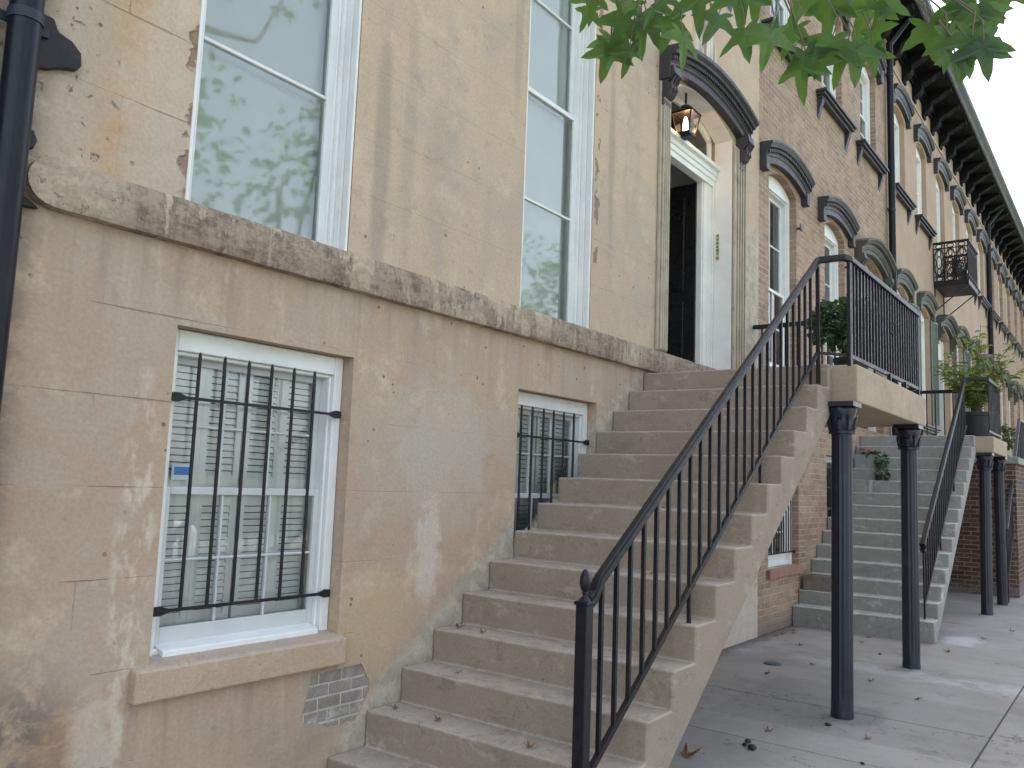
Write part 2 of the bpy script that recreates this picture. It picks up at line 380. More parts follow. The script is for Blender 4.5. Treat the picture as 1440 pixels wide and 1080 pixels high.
def m_leaf(name, c1, c2, c3, tr=.4, rough=.42):
    g = G(name); rnd = g.geo('Random Per Island'); P = g.pos()
    c = g.mix(g.ramp(rnd, .1, .75), c1, c2); c = g.mix(g.ramp(rnd, .72, .98), c, c3)
    c = g.val(c, g.ramp(g.noise(P, 22, 4), .3, .7, .85, 1.15))
    p = g.bsdf(c, rough, None, 0, .4)
    t = g.n('ShaderNodeBsdfTranslucent'); g.put(t.inputs[0], g.mix(.5, c, (.22, .34, .05), 'MIX'))
    mx = g.n('ShaderNodeMixShader'); mx.inputs[0].default_value = tr
    g.nt.links.new(p, mx.inputs[1]); g.nt.links.new(t.outputs[0], mx.inputs[2])
    return g.done(mx.outputs[0])

def m_emit(name, col, st):
    g = G(name); e = g.n('ShaderNodeEmission'); e.inputs[0].default_value = (*col, 1); e.inputs[1].default_value = st
    return g.done(e.outputs[0])

M = {}
M['stucco'] = m_stucco(); M['stucco_far'] = m_stucco_far()
M['belt'] = m_brownstone()
M['brick'] = m_brick('rose_brick', (.262, .170, .115), (.362, .248, .168), (.50, .415, .33), wash=(.40, .295, .21))
M['brick_dark'] = m_brick('dark_brick', (.05, .030, .022), (.135, .070, .046), (.24, .20, .16), bw=.215, rh=.074, ms=.008)
M['brick_neighbour'] = m_brick('shadowed_brick', (.045, .032, .028), (.075, .05, .04), (.05, .042, .036))  # dark brick, with the shadow on this wall put into its colours
M['sill_brick'] = m_plain('red_sill', (.30, .15, .105), .85, .2, 9, bump=.004)
M['conc'] = m_concrete('pink_concrete', (.258, .208, .162), (.402, .350, .292), (.165, .125, .098))
M['conc_land'] = m_concrete('tan_concrete', (.345, .272, .19), (.38, .32, .25), (.25, .195, .135))
M['conc_grey'] = m_concrete('grey_concrete', (.245, .238, .215), (.52, .50, .455), (.165, .16, .14))
M['sidewalk'] = m_sidewalk()
M['white'] = m_plain('white_paint', (.74, .74, .715), .42, .06, 4, bump=.0008, dirt=(.50, .46, .38), dirt_amt=.18)
M['cream'] = m_plain('cream_paint', (.73, .71, .66), .5, .07, 4, bump=.001, dirt=(.42, .37, .29), dirt_amt=.25)
M['sash'] = m_plain('sash_paint', (.70, .715, .70), .4, .05, 5, bump=.0006, dirt=(.48, .46, .40), dirt_amt=.15)
M['oldpaint'] = m_plain('weathered_moulding', (.40, .345, .26), .8, .15, 5, bump=.003, dirt=(.19, .165, .135), dirt_amt=.7)
M['glass'] = m_glass('window_glass', (.96, .99, .985), 2.15, .035)
M['glass_low'] = m_glass('basement_glass', (.98, .99, .99), 1.75)
M['glass_far'] = m_glass('far_glass', (.85, .9, .9), 1.9)
M['blind'] = m_plain('pale_blind', (.80, .86, .84), .8, .04, 2)
M['sash_low'] = m_plain('grey_sash_paint', (.56, .57, .56), .5, .06, 5)
M['bare_brick'] = m_plain('bare_painted_brick', (.255, .222, .185), .9, .3, 11, bump=.006, dirt=(.52, .49, .43), dirt_amt=.85)
M['mortar'] = m_plain('lime_mortar', (.47, .425, .35), .9, .2, 12, bump=.004)
M['stone_sill'] = m_concrete('painted_stone_sill', (.40, .295, .20), (.40, .335, .275), (.27, .20, .15))
M['louvre'] = m_plain('shutter_paint', (.86, .87, .86), .5, .05, 4)
M['room'] = m_plain('room_shade', (.015, .015, .015), .9, .1, 2)  # near black: the darkness of unlit rooms is put into the colour
M['curtain'] = m_plain('grey_curtain', (.30, .32, .32), .9, .2, 3)
M['iron'] = m_plain('black_iron', (.010, .009, .011), .46, .3, 14, bump=.0022, bscale=55, dirt=(.045, .026, .020), dirt_amt=.5, spec=.32)
M['column'] = m_plain('painted_iron_column', (.017, .017, .030), .38, .2, 8, spec=.38, bump=.0015, bscale=45, dirt=(.06, .05, .05), dirt_amt=.3)
M['pipe'] = m_plain('blue_black_pipe', (.007, .008, .015), .34, .25, 8, spec=.25, bump=.001, bscale=20, dirt=(.025, .022, .024), dirt_amt=.3)
M['hood'] = m_plain('charcoal_hood', (.033, .032, .037), .55, .25, 9, bump=.003, bscale=30, dirt=(.075, .05, .04), dirt_amt=.4)
M['hood_green'] = m_plain('weathered_green_hood', (.062, .064, .050), .65, .25, 7, bump=.003, bscale=30, dirt=(.05, .05, .045), dirt_amt=.6)
M['cornice'] = m_plain('black_cornice', (.007, .007, .009), .8, .3, 6, bump=.002, bscale=30, dirt=(.014, .013, .014), dirt_amt=.4, spec=.15)
M['gutter'] = m_plain('gutter_metal', (.022, .027, .038), .45, .15, 5, spec=.3)
M['door'] = m_plain('black_door', (.008, .007, .008), .3, .2, 5)
M['plaster'] = m_plain('hall_plaster', (.50, .49, .47), .9, .05, 3)
M['brass'] = m_plain('dull_brass', (.30, .24, .11), .4, .2, 30, metal=.8)
M['shutter_green'] = m_plain('green_shutter', (.055, .085, .078), .55, .2, 6)
M['pot'] = m_plain('black_pot', (.018, .019, .022), .5, .2, 8)
M['planter'] = m_plain('weathered_planter', (.20, .165, .135), .9, .25, 12, bump=.004, dirt=(.10, .10, .07), dirt_amt=.6)
M['planter_grey'] = m_plain('grey_planter', (.26, .265, .245), .9, .2, 12, bump=.003, dirt=(.12, .13, .09), dirt_amt=.5)
M['soil'] = m_plain('potting_soil', (.035, .025, .018), .95, .3, 30, bump=.006)
M['bark'] = m_plain('bark', (.15, .12, .09), .9, .3, 12, bump=.02, bscale=25)
M['twig'] = m_plain('twig', (.13, .12, .07), .8, .2, 30)
M['leaf'] = m_leaf('star_leaf', (.060, .130, .030), (.100, .190, .040), (.060, .115, .066), .38)
M['leaf_far'] = m_leaf('crown_leaf', (.045, .095, .024), (.075, .14, .032), (.12, .19, .045), .4)
M['leaf_bush'] = m_leaf('bush_leaf', (.012, .030, .011), (.022, .050, .018), (.04, .08, .028), .2)
M['leaf_yellow'] = m_leaf('yellow_leaf', (.12, .17, .030), (.20, .25, .045), (.30, .33, .07), .45)
M['dry'] = m_plain('dry_leaf', (.16, .085, .035), .8, .4, 30)
M['debris'] = m_plain('dark_debris', (.02, .018, .018), .7, .3, 30)
M['road'] = m_plain('asphalt', (.085, .082, .08), .9, .15, 3, bump=.004, bscale=120)
M['grass'] = m_plain('park_grass', (.075, .105, .035), .95, .3, 2, bump=.02)
M['kerb'] = m_plain('granite_kerb', (.28, .27, .26), .85, .15, 8, bump=.004)
M['sticker'] = m_plain('blue_sticker', (.03, .14, .34), .4, .05, 5)
M['sticker_white'] = m_plain('white_sticker', (.40, .48, .52), .5, .05, 5)
M['carpaint'] = m_plain('white_car_paint', (.78, .78, .78), .18, .02, 2)
M['carglass'] = m_plain('car_glass', (.02, .025, .03), .08, .02, 2)
M['tyre'] = m_plain('tyre_rubber', (.02, .02, .02), .8, .1, 9)
M['rim'] = m_plain('wheel_alloy', (.45, .45, .46), .3, .05, 9, metal=.8)
M['redlens'] = m_plain('tail_lens', (.35, .02, .02), .2, .05, 9)
M['lens'] = m_plain('clear_lens', (.6, .62, .64), .1, .05, 9)
M['flame'] = m_emit('gas_flame', (1., .62, .28), 5.)
M['lampglass'] = m_glass('lantern_glass', (1., .90, .82), 1.4)
M['terracotta'] = m_plain('pale_flowerpot', (.42, .38, .33), .85, .15, 20, bump=.002)
M['grate'] = m_plain('iron_cover', (.05, .07, .085), .6, .2, 10)
M['tinted'] = m_plain('terracotta_rim', (.30, .14, .08), .85, .15, 20)
# ------------------------------------------------------------------ house building blocks
def arch_z(h, x):
    if 'top' in h: return h['top'](x)
    c = (h['x0'] + h['x1']) / 2; hw = (h['x1'] - h['x0']) / 2
    return h['z1'] + h.get('rise', 0) * max(0., 1 - ((x - c) / hw) ** 2)
def wall_mesh(x0, x1, z0, z1, holes, depth=.25, back=7.5, y=0., splits=()):
    mb = MB(); xs = {x0, x1, *splits}
    for h in holes:
        n = h.get('n') or (14 if h.get('rise') else 1)
        for i in range(n + 1): xs.add(h['x0'] + (h['x1'] - h['x0']) * i / n)
    xs = sorted(xs)
    for xa, xb in zip(xs, xs[1:]):
        if xb - xa < 1e-6: continue
        xm = (xa + xb) / 2; lo = (z0, z0)
        for h in sorted((h for h in holes if h['x0'] < xm < h['x1']), key=lambda h: h['z0']):
            bz_ = h.get('bot') or (lambda q, h=h: h['z0'])
            mb.face([(xa, y, lo[0]), (xb, y, lo[1]), (xb, y, bz_(xb)), (xa, y, bz_(xa))])
            lo = (arch_z(h, xa), arch_z(h, xb))
        mb.face([(xa, y, lo[0]), (xb, y, lo[1]), (xb, y, z1), (xa, y, z1)])
    for h in holes:
        a, b, d = h['x0'], h['x1'], y + h.get('depth', depth)
        mb.face([(a, y, h['z0']), (a, d, h['z0']), (a, d, arch_z(h, a)), (a, y, arch_z(h, a))])
        mb.face([(b, y, h['z0']), (b, d, h['z0']), (b, d, arch_z(h, b)), (b, y, arch_z(h, b))])
        n = h.get('n') or (14 if h.get('rise') else 1); bz_ = h.get('bot') or (lambda q, h=h: h['z0'])
        for i in range(n):
            p = a + (b - a) * i / n; q = a + (b - a) * (i + 1) / n
            mb.face([(p, y, arch_z(h, p)), (q, y, arch_z(h, q)), (q, d, arch_z(h, q)), (p, d, arch_z(h, p))])
            mb.face([(p, y, bz_(p)), (q, y, bz_(q)), (q, d, bz_(q)), (p, d, bz_(p))])
    mb.face([(x0, y, z0), (x0, back, z0), (x0, back, z1), (x0, y, z1)])
    mb.face([(x1, y, z0), (x1, back, z0), (x1, back, z1), (x1, y, z1)])
    mb.face([(x0, back, z0), (x1, back, z0), (x1, back, z1), (x0, back, z1)])
    return mb

def sash_mesh(x0, x1, z0, z1, y, st, bot, top, nx, nz, mt=.018, dep=.036):
    mb = MB(); a, b = y - dep / 2, y + dep / 2
    mb.box(x0, x0 + st, a, b, z0, z1); mb.box(x1 - st, x1, a, b, z0, z1)
    mb.box(x0 + st, x1 - st, a, b, z0, z0 + bot); mb.box(x0 + st, x1 - st, a, b, z1 - top, z1)
    ix0, ix1, iz0, iz1 = x0 + st, x1 - st, z0 + bot, z1 - top
    for i in range(1, nx):
        x = ix0 + (ix1 - ix0) * i / nx; mb.box(x - mt / 2, x + mt / 2, y - dep * .42, y + dep * .3, iz0, iz1)
    for i in range(1, nz):
        z = iz0 + (iz1 - iz0) * i / nz; mb.box(ix0, ix1, y - dep * .45, y + dep * .32, z - mt / 2, z + mt / 2)
    return mb

def make_window(house, h, face, casing=.07, dep=.085, nx=1, nz=2, meet=None, wood='white', glass='glass', back='blind', sill=None,
                stile=.048, back_y=.16, head=None, bev=.006, sashmat='sash', lining=False, mt=.018):
    """timber window filling the opening h; face = depth of the casing face behind the wall"""
    x0, x1, z0, z1 = h['x0'], h['x1'], h['z0'], h['z1']; f = face; c = casing; hd = head or casing
    mb = MB(); e = .003
    mb.box(x0 + e, x0 + c, f, f + dep + .09, z0, z1); mb.box(x1 - c, x1 - e, f, f + dep + .09, z0, z1)
    mb.box(x0 + c, x1 - c, f, f + dep + .09, z1 - hd, z1 - e if not h.get('rise') else z1)
    mb.box(x0 + c, x1 - c, f + .012, f + dep + .09, z0 + e, z0 + .05)
    # stop bead (a second step on the casing)
    mb.box(x0 + c, x0 + c + .018, f + .022, f + dep + .07, z0 + .05, z1 - hd); mb.box(x1 - c - .018, x1 - c, f + .022, f + dep + .07, z0 + .05, z1 - hd)
    mb.box(x0 + c + .018, x1 - c - .018, f + .022, f + dep + .07, z1 - hd - .018, z1 - hd)
    if h.get('rise'):
        n = 14; pts = [(x0 + e, z1)] + [(x1 - e, z1)]
        top = [(x1 - e + (x0 - x1 + 2 * e) * i / n, 0) for i in range(n + 1)]
        pts += [(x, arch_z(h, x) - e) for x, _ in top[1:-1]]
        mb.prism(pts, 'y', f + .004, f + dep + .09)
    if lining:
        for s, xe in ((1, x0), (-1, x1)):
            for ya_, yb_, t in ((.004, .034, .020), (.0345, .06, .013), (.0605, f - .0005, .024)):
                a_, b_ = sorted((xe + s * .003, xe + s * t)); mb.box(a_, b_, ya_, yb_, z0, z1)
    w = build('window', mb, M[wood], house, bevel=bev)
    sx0, sx1 = x0 + c + .018, x1 - c - .018; sz0, sz1 = z0 + .05, z1 - hd - .018
    zm = meet if meet else (sz0 + sz1) / 2
    ya = f + dep - .012; yb = ya - .040
    lo = build('lower_sash', sash_mesh(sx0, sx1, sz0, zm + .018, ya, stile, .085, .036, nx, nz, mt), M[sashmat], w, bevel=bev * .6)
    up = build('upper_sash', sash_mesh(sx0, sx1, zm - .018, sz1, ya + .040, stile, .036, stile, nx, nz, mt), M[sashmat], w, bevel=bev * .6)
    g = MB(); g.face([(sx0 + .01, ya, sz0 + .02), (sx1 - .01, ya, sz0 + .02), (sx1 - .01, ya, zm), (sx0 + .01, ya, zm)])
    g.face([(sx0 + .01, ya + .04, zm), (sx1 - .01, ya + .04, zm), (sx1 - .01, ya + .04, sz1 - .01), (sx0 + .01, ya + .04, sz1 - .01)])
    build('glass', g, M[glass], w)
    if back == 'blind':
        b = MB(); by = f + dep + back_y
        b.box(x0 - .05, x1 + .05, by, by + .004, z0 - .02, z1 + .3)
        build('roller_blind', b, M['blind'], w)
    elif back == 'curtain':
        b = MB(); by = f + dep + back_y; n = 40
        for s_, e_ in ((x0 - .05, x0 + (x1 - x0) * .36), (x0 + (x1 - x0) * .66, x1 + .05)):
            P = [(s_ + (e_ - s_) * i / n, by + .018 * math.sin(i * 1.5) + .008 * math.sin(i * .7)) for i in range(n + 1)]
            for p, q in zip(P, P[1:]): b.face([(p[0], p[1], z0), (q[0], q[1], z0), (q[0], q[1], z1 + .2), (p[0], p[1], z1 + .2)])
        build('curtain', b, M['curtain'], w, smooth=60, weld=True)
        r = MB(); r.box(x0 - .3, x1 + .3, 1.0, 1.01, z0 - .3, z1 + .4); build('room_shade_panel', r, M['room'], w)  # dark panel painted as the unlit room behind the curtains
    else:
        r = MB(); by = f + dep + .5; r.box(x0 - .3, x1 + .3, by, by + .01, z0 - .3, z1 + .4); build('room_shade_panel', r, M['room'], w)  # near-black sheet painted as the unlit room behind the panes
    return w

def louvre_panel(x0, x1, z0, z1, y):
    mb = MB(); st = .034; t = .02
    mb.box(x0, x0 + st, y, y + t, z0, z1); mb.box(x1 - st, x1, y, y + t, z0, z1)
    mb.box(x0 + st, x1 - st, y, y + t, z0, z0 + .055); mb.box(x0 + st, x1 - st, y, y + t, z1 - .055, z1)
    a, b = z0 + .055, z1 - .055; n = max(3, int((b - a) / .031)); p = (b - a) / n
    for i in range(n):
        z = a + p * i
        mb.prism([(y + .002, z + .001), (y + .006, z - .001), (y + .019, z + p * .80), (y + .015, z + p * .83)], 'x', x0 + st, x1 - st)
    return mb

def grille(win, xs, x0, x1, z_lo, z_hi, z_top, z_bot, y):
    mb = MB()
    for x in xs:
        mb.tube([(x, y, z_bot), (x, y, z_top - .03), (x, y, z_top - .012), (x, y, z_top)], [.0085, .0085, .0072, .002], 10)
    for z in (z_lo, z_hi):
        mb.sq((x0 + .035, y, z), (x1 - .035, y, z), .011, .014)
        for s, xe in ((1, x0), (-1, x1)):
            xi = xe + s * .075
            mb.prism([(xe, z - .019), (xe + s * .035, z - .021), (xi, z - .008), (xi, z + .008), (xe + s * .035, z + .021), (xe, z + .019)], 'y', y - .006, y + .006)
    return build('window_grille', mb, M['iron'], win, smooth=35)

HOOD_BIG = [(.0, 0), (-.085, 0), (-.085, .062), (-.105, .075), (-.105, .092), (-.118, .10), (-.118, .155), (-.165, .165), (-.172, .185), (-.205, .21), (-.21, .245), (0, .262)]
HOOD_SMALL = [(.0, 0), (-.07, 0), (-.07, .075), (-.085, .085), (-.085, .11), (-.092, .115), (-.092, .175), (-.125, .185), (-.135, .205), (-.155, .235), (-.155, .265), (0, .275)]
def make_hood(house, cx, hw, z_end, rise, prof, mat, beads=0, brackets=None, bz=.3):
    fz = lambda x: z_end + rise * (1 - ((x - cx) / hw) ** 2)
    mb = MB(); mb.sweepx(prof, fz, cx - hw, cx + hw, 26)
    if beads:
        yb, zb = prof[5][0], prof[5][1]
        for i in range(beads):
            x = cx - hw + .03 + (2 * hw - .06) * i / (beads - 1); z = fz(x) + zb + .008
            w = hw / beads * .55
            mb.box(x - w, x + w, yb - .028, yb + .004, z, z + .042)
    # keystone ripple and end blocks
    for s in (-1, 1):
        xe = cx + s * hw
        mb.box(min(xe + s * .004, xe - s * .11), max(xe + s * .004, xe - s * .11), prof[-2][0] * .55, -.002, z_end - .06, z_end + .10)
    hd = build('window_hood' if not brackets else 'door_hood', mb, mat, house, smooth=32, bevel=.004, seg=1)
    if brackets:
        for s in (-1, 1):
            xe = cx + s * (hw - .085); k = bz
            prof_b = [(-.002, -k), (-.045, -k + .01), (-.05, -k + .05), (-.035, -k + .075), (-.085, -k + .10), (-.11, -k + .14), (-.105, -k + .19), (-.085, -k + .215),
                      (-.12, -k + .235), (-.15, -k + .28), (-.155, -.02), (-.14, .06), (-.002, .06)]
            b = MB(); b.prism([(y, z_end + z) for y, z in prof_b], 'x', xe - .075, xe + .075)
            for q in (-.05, 0, .05):
                b.tube([(xe + q, -.07, z_end - k + .11), (xe + q, -.117, z_end - k + .15), (xe + q, -.108, z_end - k + .20), (xe + q, -.15, z_end - k + .26), (xe + q, -.16, z_end - .03)], .014, 6)
            build('hood_bracket', b, mat, hd, smooth=40, bevel=.006)
    return hd

def make_sill(house, cx, hw, z, mat, drop=.34, proj=.15):
    mb = MB(); mb.box(cx - hw, cx + hw, -proj, .02, z - .035, z); mb.box(cx - hw + .02, cx + hw - .02, -proj + .03, -.003, z - .075, z - .036)
    mb.box(cx - hw + .05, cx + hw - .05, -proj + .07, -.003, z - .12, z - .076)
    for s in (-1, 1):
        xe = cx + s * (hw - .11)
        mb.prism([(-.003, z - .121), (-proj + .075, z - .121), (-proj + .08, z - .17), (-.05, z - .22), (-.035, z - .28), (-.003, z - drop - .05)], 'x', xe - .05, xe + .05)
    return build('window_sill', mb, mat, house, bevel=.005)

def make_cornice(house, x0, x1, pitch=.95):
    mb = MB()
    mb.box(x0, x1, -.62, -.003, 10.11, 10.16)                       # soffit board
    mb.box(x0, x1, -.11, -.003, 9.97, 10.109)
    mb.box(x0, x1, -.05, -.003, 9.88, 9.969)
    c = build('cornice', mb, M['cornice'], house, bevel=.006)
    g = MB(); g.prism([(-.60, 10.161), (-.63, 10.175), (-.66, 10.22), (-.735, 10.30), (-.75, 10.36), (-.62, 10.38), (-.003, 10.45), (-.003, 10.161)], 'x', x0, x1)
    build('gutter', g, M['gutter'], c, bevel=.005)
    n = int(round((x1 - x0) / pitch)); p = (x1 - x0) / n
    prof = [(-.003, 9.58), (-.04, 9.585), (-.055, 9.62), (-.045, 9.66), (-.10, 9.69), (-.16, 9.74), (-.19, 9.81), (-.185, 9.87), (-.25, 9.91), (-.36, 9.96), (-.44, 10.02), (-.50, 10.05), (-.56, 10.06), (-.57, 10.107), (-.003, 10.107)]
    for i in range(n):
        b = MB(); x = x0 + p * (i + .5); b.prism(prof, 'x', x - .11, x + .11)
        build('cornice_bracket', b, M['cornice'], c)
    return c

def roof(house, x0, x1, mat='cornice', zt=10.2):
    mb = MB(); mb.box(x0, x1, .0, 7.5, zt + .03, zt + .3); return build('roof', mb, M[mat], house)  # unseen slab, put in so the house blocks the sun

# ------------------------------------------------------------------ A: the stucco house in front
A0, A1 = -1.62, 6.338
hA = thing('town_house', ((A0 + A1) / 2, 0, 0), 'tan stucco house nearest the camera with peeling brownstone belt and open black front door', 'house', 'houses of the terrace')
W1 = dict(x0=-.785, x1=.195, z0=2.70, z1=6.15, rise=.16); W2 = dict(x0=1.775, x1=2.702, z0=2.70, z1=6.15, rise=.16)
DA = dict(x0=4.0, x1=5.55, z0=2.772, z1=5.36, rise=.185, depth=.27)
B1 = dict(x0=-.768, x1=.283, z0=.745, z1=2.222, depth=.27); B2 = dict(x0=1.80, x1=2.84, z0=.745, z1=2.222, depth=.27)
tops = [dict(x0=c - .5, x1=c + .5, z0=7.2, z1=8.75, rise=.14) for c in (-.3, 2.24, 4.78)]
def _rag(x, s): return .012 * mnoise.noise((x * 22, s, 0)) + .008 * mnoise.noise((x * 60, s, 4))
def _pt(x): return (.565 + .02 * min(1, max(0, (x - .12) / .2)) - max(0, x - .46) * 1.5 - max(0, .125 - x) * 4 + _rag(x, 1.))
def _pb(x): return min((.345 - .055 * min(1, max(0, (x - .09) / .2)) + max(0, x - .44) ** 1.3 * 3.2 + _rag(x, 7.)), _pt(x) - .004)
PATCH = dict(x0=.085, x1=.535, z0=.28, z1=.6, n=46, top=_pt, bot=_pb, depth=.022)
wA = build('wall', wall_mesh(A0, A1, 0, 10.2, [W1, W2, DA, B1, B2, PATCH] + tops), M['stucco'], hA)
b = MB(); b.face([(.05, .0095, .24), (.58, .0095, .24), (.58, .0095, .64), (.05, .0095, .64)]); build('mortar_bed', b, M['mortar'], wA)
b = MB()
for k in range(6):
    z = .262 + .0645 * k
    for i in range(-1, 4):
        x = .03 + .155 * i + (.07 if k % 2 else 0); q = .0035 * mnoise.noise((x * 9, k, 0)); y_ = .0035 + .004 * (mnoise.noise((i * 1.7, k * 2.3, 1)) * .5 + .5)
        if x + .147 < .06 or x > .57: continue
        b.box(max(.055, x), min(.575, x + .147), y_, .030, z + q, z + .056 + q)
build('bare_brickwork', b, M['bare_brick'], wA, bevel=.005)
roof(hA, A0, A1); make_cornice(hA, A0, A1)
# belt course with a rounded left end
mb = MB()
n = 10; end = [(-1.36 - .105 * math.sin(math.pi * i / n), 2.68 - .098 * math.cos(math.pi * i / n)) for i in range(n + 1)]
mb.prism([(A1 - .35, 2.582), (A1 - .35, 2.778)] + end[::-1], 'y', -.055, -.002)
bm_ = MB()
# finely divided so its edge can be worn
xs = [-1.36 + (5.99 + 1.36) * i / 260 for i in range(261)]
def edge(x, s): return .006 * mnoise.noise((x * 7, s, 0)) + .008 * mnoise.noise((x * 2.3, s + 5, 0)) + .003 * mnoise.noise((x * 31, s, 3))
rings = []
for x in xs:
    e = [edge(x, q) for q in range(4)]
    e = [q * .5 for q in e]
    rings.append([(x, -.002, 2.578 + e[0] * .6), (x, -.048 + e[0], 2.582 + e[0]), (x, -.056 + e[1], 2.60), (x, -.056 + e[2], 2.755 + e[2] * .3), (x, -.046 + e[3] * .8, 2.776 + e[3]), (x, -.002, 2.780 + e[3] * .7)])
vs = [p for r in rings for p in r]; m = 6
fs = [(i * m + j, i * m + j + 1, (i + 1) * m + j + 1, (i + 1) * m + j) for i in range(len(xs) - 1) for j in range(m - 1)] + [list(range(m)), [len(vs) - m + j for j in range(m)]]
bm_.mesh(vs, fs)
rr = [(-1.36, 2.68)] ; bm_.prism([(-1.3605, 2.585), (-1.3605, 2.775)] + end[::-1], 'y', -.056, -.002)
bc = build('belt_course', bm_, M['belt'], hA, smooth=50)
# parlour windows
make_window(hA, W1, .105, casing=.042, dep=.055, nx=1, nz=2, meet=4.50, back='blind', back_y=.06, lining=True)
make_window(hA, W2, .105, casing=.042, dep=.055, nx=1, nz=2, meet=4.50, back='blind', back_y=.06, lining=True)
for t in tops: make_window(hA, t, .04, casing=.07, nx=2, nz=2, back='room')
for t in tops[:]: make_sill(hA, (t['x0'] + t['x1']) / 2, .76, 7.18, M['hood'])
# basement windows: louvred shutters behind the panes, iron grille in front
for h, gx in ((B1, [-.615, -.482, -.347, -.212, -.075, .058]), (B2, [1.905, 2.038, 2.178, 2.309, 2.446, 2.585])):
    w = make_window(hA, h, .078, casing=.060, dep=.075, nx=3, nz=2, meet=1.487, glass='glass_low', back='room', back_y=.14, head=.10, stile=.032, sashmat='sash_low', mt=.012)
    x0, x1 = h['x0'] + .06, h['x1'] - .06; pw = (x1 - x0) / 4
    for i in range(4):
        for za, zb in ((.84, 1.47), (1.50, 2.13)):
            b = louvre_panel(x0 + pw * i + .004, x0 + pw * (i + 1) - .004, za, zb, .200 + (.010 if i % 2 else 0))
            build('louvred_shutter', b, M['louvre'], w)
    grille(w, gx, h['x0'] + .022, h['x1'] - .034, .966, 1.906, 2.122, .966 if h is B1 else .80, .045)
    # sloped inner sill board
    b = MB(); b.prism([(.05, .755), (.05, .79), (.14, .815), (.14, .755)], 'x', h['x0'] + .09, h['x1'] - .09); build('sill_board', b, M['white'], w, bevel=.004)
    b = MB(); cx = (h['x0'] + h['x1']) / 2 - .03
    b.prism([(.012, .608), (-.050, .608), (-.053, .735), (-.045, .747), (.1, .776), (.1, .70), (.012, .70)], 'x', cx - .578, cx + .578)
    build('window_sill', b, M['stone_sill'], w, bevel=.012, seg=3)
    if h is B1:
        b = MB(); b.box(-.634, -.530, .1700, .1705, 1.535, 1.608); st = build('window_sticker', b, M['sticker_white'], w)
        
        b2 = MB(); b2.box(-.622, -.542, .1691, .1696, 1.558, 1.596); build('window_sticker', b2, M['sticker'], w)
# front door: surround, reveal, transom, fanlight, open leaf, hall
for a, c_ in ((3.80, 3.995), (5.555, 5.90)):
    b = MB()
    b.box(a, c_, -.028, -.002, 2.79, 5.30)
    for q in (.22, .42, .62, .82):
        x = a + (c_ - a) * q; b.box(x - .012, x + .012, -.046, -.0285, 2.80, 5.28)
    build('door_pilaster', b, M['oldpaint'], hA, bevel=.006)
b = MB()
n = 16; c0 = 4.775; hw = .775
def ring(dx, y0, y1, drop, inset):
    o = [(c0 - hw + dx + (2 * hw - 2 * dx) * i / n) for i in range(n + 1)]
    outer = [(x, arch_z(DA, x) - .003) for x in o]; inner = [(c0 + (x - c0) * (1 - inset / hw), z - drop) for x, z in outer]
    for i in range(n):
        b.prism([outer[i], outer[i + 1], inner[i + 1], inner[i]], 'y', y0, y1)
    return inner
b.box(4.003, 4.012, .002, .20, 2.78, 5.36); b.box(5.538, 5.547, .002, .20, 2.78, 5.36)
b.box(4.003, 4.04, .20, .27, 2.78, 5.10); b.box(5.51, 5.547, .20, .27, 2.78, 5.10)
b.box(4.04, 4.24, .215, .27, 2.78, 4.86); b.box(5.31, 5.51, .215, .27, 2.78, 4.86)
b.box(4.24, 4.265, .23, .29, 2.78, 4.86); b.box(5.285, 5.31, .23, .29, 2.78, 4.86)
b.box(5.40, 5.425, .208, .2148, 2.78, 4.86); b.box(4.125, 4.15, .208, .2148, 2.78, 4.86)
ring(.003, .003, .2, .009, .009)
fr = build('door_frame', b, M['cream'], hA, bevel=.004)
b = MB(); b.prism([(.29, 4.855), (.195, 4.855), (.195, 4.91), (.18, 4.92), (.18, 4.965), (.165, 4.975), (.165, 5.02), (.13, 5.035), (.125, 5.07), (.29, 5.085)], 'x', 4.013, 5.537)
build('transom_bar', b, M['white'], fr, bevel=.003)
b = MB(); ring(.055, .215, .27, .06, .06); ring(.11, .205, .25, .03, .03); b.box(4.06, 4.12, .215, .27, 5.086, 5.36); b.box(5.43, 5.49, .215, .27, 5.086, 5.36)
build('fanlight_frame', b, M['cream'], fr, bevel=.004)
b = MB(); b.box(4.06, 5.49, .245, .247, 5.08, 5.54); build('fanlight_glass', b, M['glass_far'], fr)
b = MB(); lx = 5.27
b.box(lx, lx + .045, .29, 1.27, 2.80, 4.845)
for z0, z1 in ((2.95, 3.55), (3.68, 4.70)):
    for y0, y1 in ((.42, .72), (.86, 1.16)):
        for q in ((y0, y1, z0, z0 + .03), (y0, y1, z1 - .03, z1), (y0, y0 + .03, z0 + .0301, z1 - .0301), (y1 - .03, y1, z0 + .0301, z1 - .0301)):
            b.box(lx - .018, lx - .0005, *q)
lf = build('door_leaf', b, M['door'], hA, bevel=.004)
b = MB(); b.lathe([(.001, 0), (.024, .004), (.028, .02), (.018, .035), (.008, .045), (.008, .06), (.022, .062), (.022, .066), (.001, .068)], 0, 0, 16)
kb = MB(); kb.mesh([(lx - .062 + (z if False else 0) - 0 + (0.062 - z), 1.19 + x, 3.75 + y) for x, y, z in [(v[0], v[1], .068 - v[2]) for v in b.v]], b.f)
build('door_knob', kb, M['brass'], lf, smooth=50)
b = MB()   # vestibule behind the opening
b.face([(4.02, .275, 2.775), (4.02, 2.4, 2.775), (4.02, 2.4, 5.2), (4.02, .275, 5.2)])
b.face([(5.53, .275, 2.775), (5.53, 2.4, 2.775), (5.53, 2.4, 5.2), (5.53, .275, 5.2)])
b.face([(4.02, 2.4, 2.775), (5.53, 2.4, 2.775), (5.53, 2.4, 5.2), (4.02, 2.4, 5.2)])
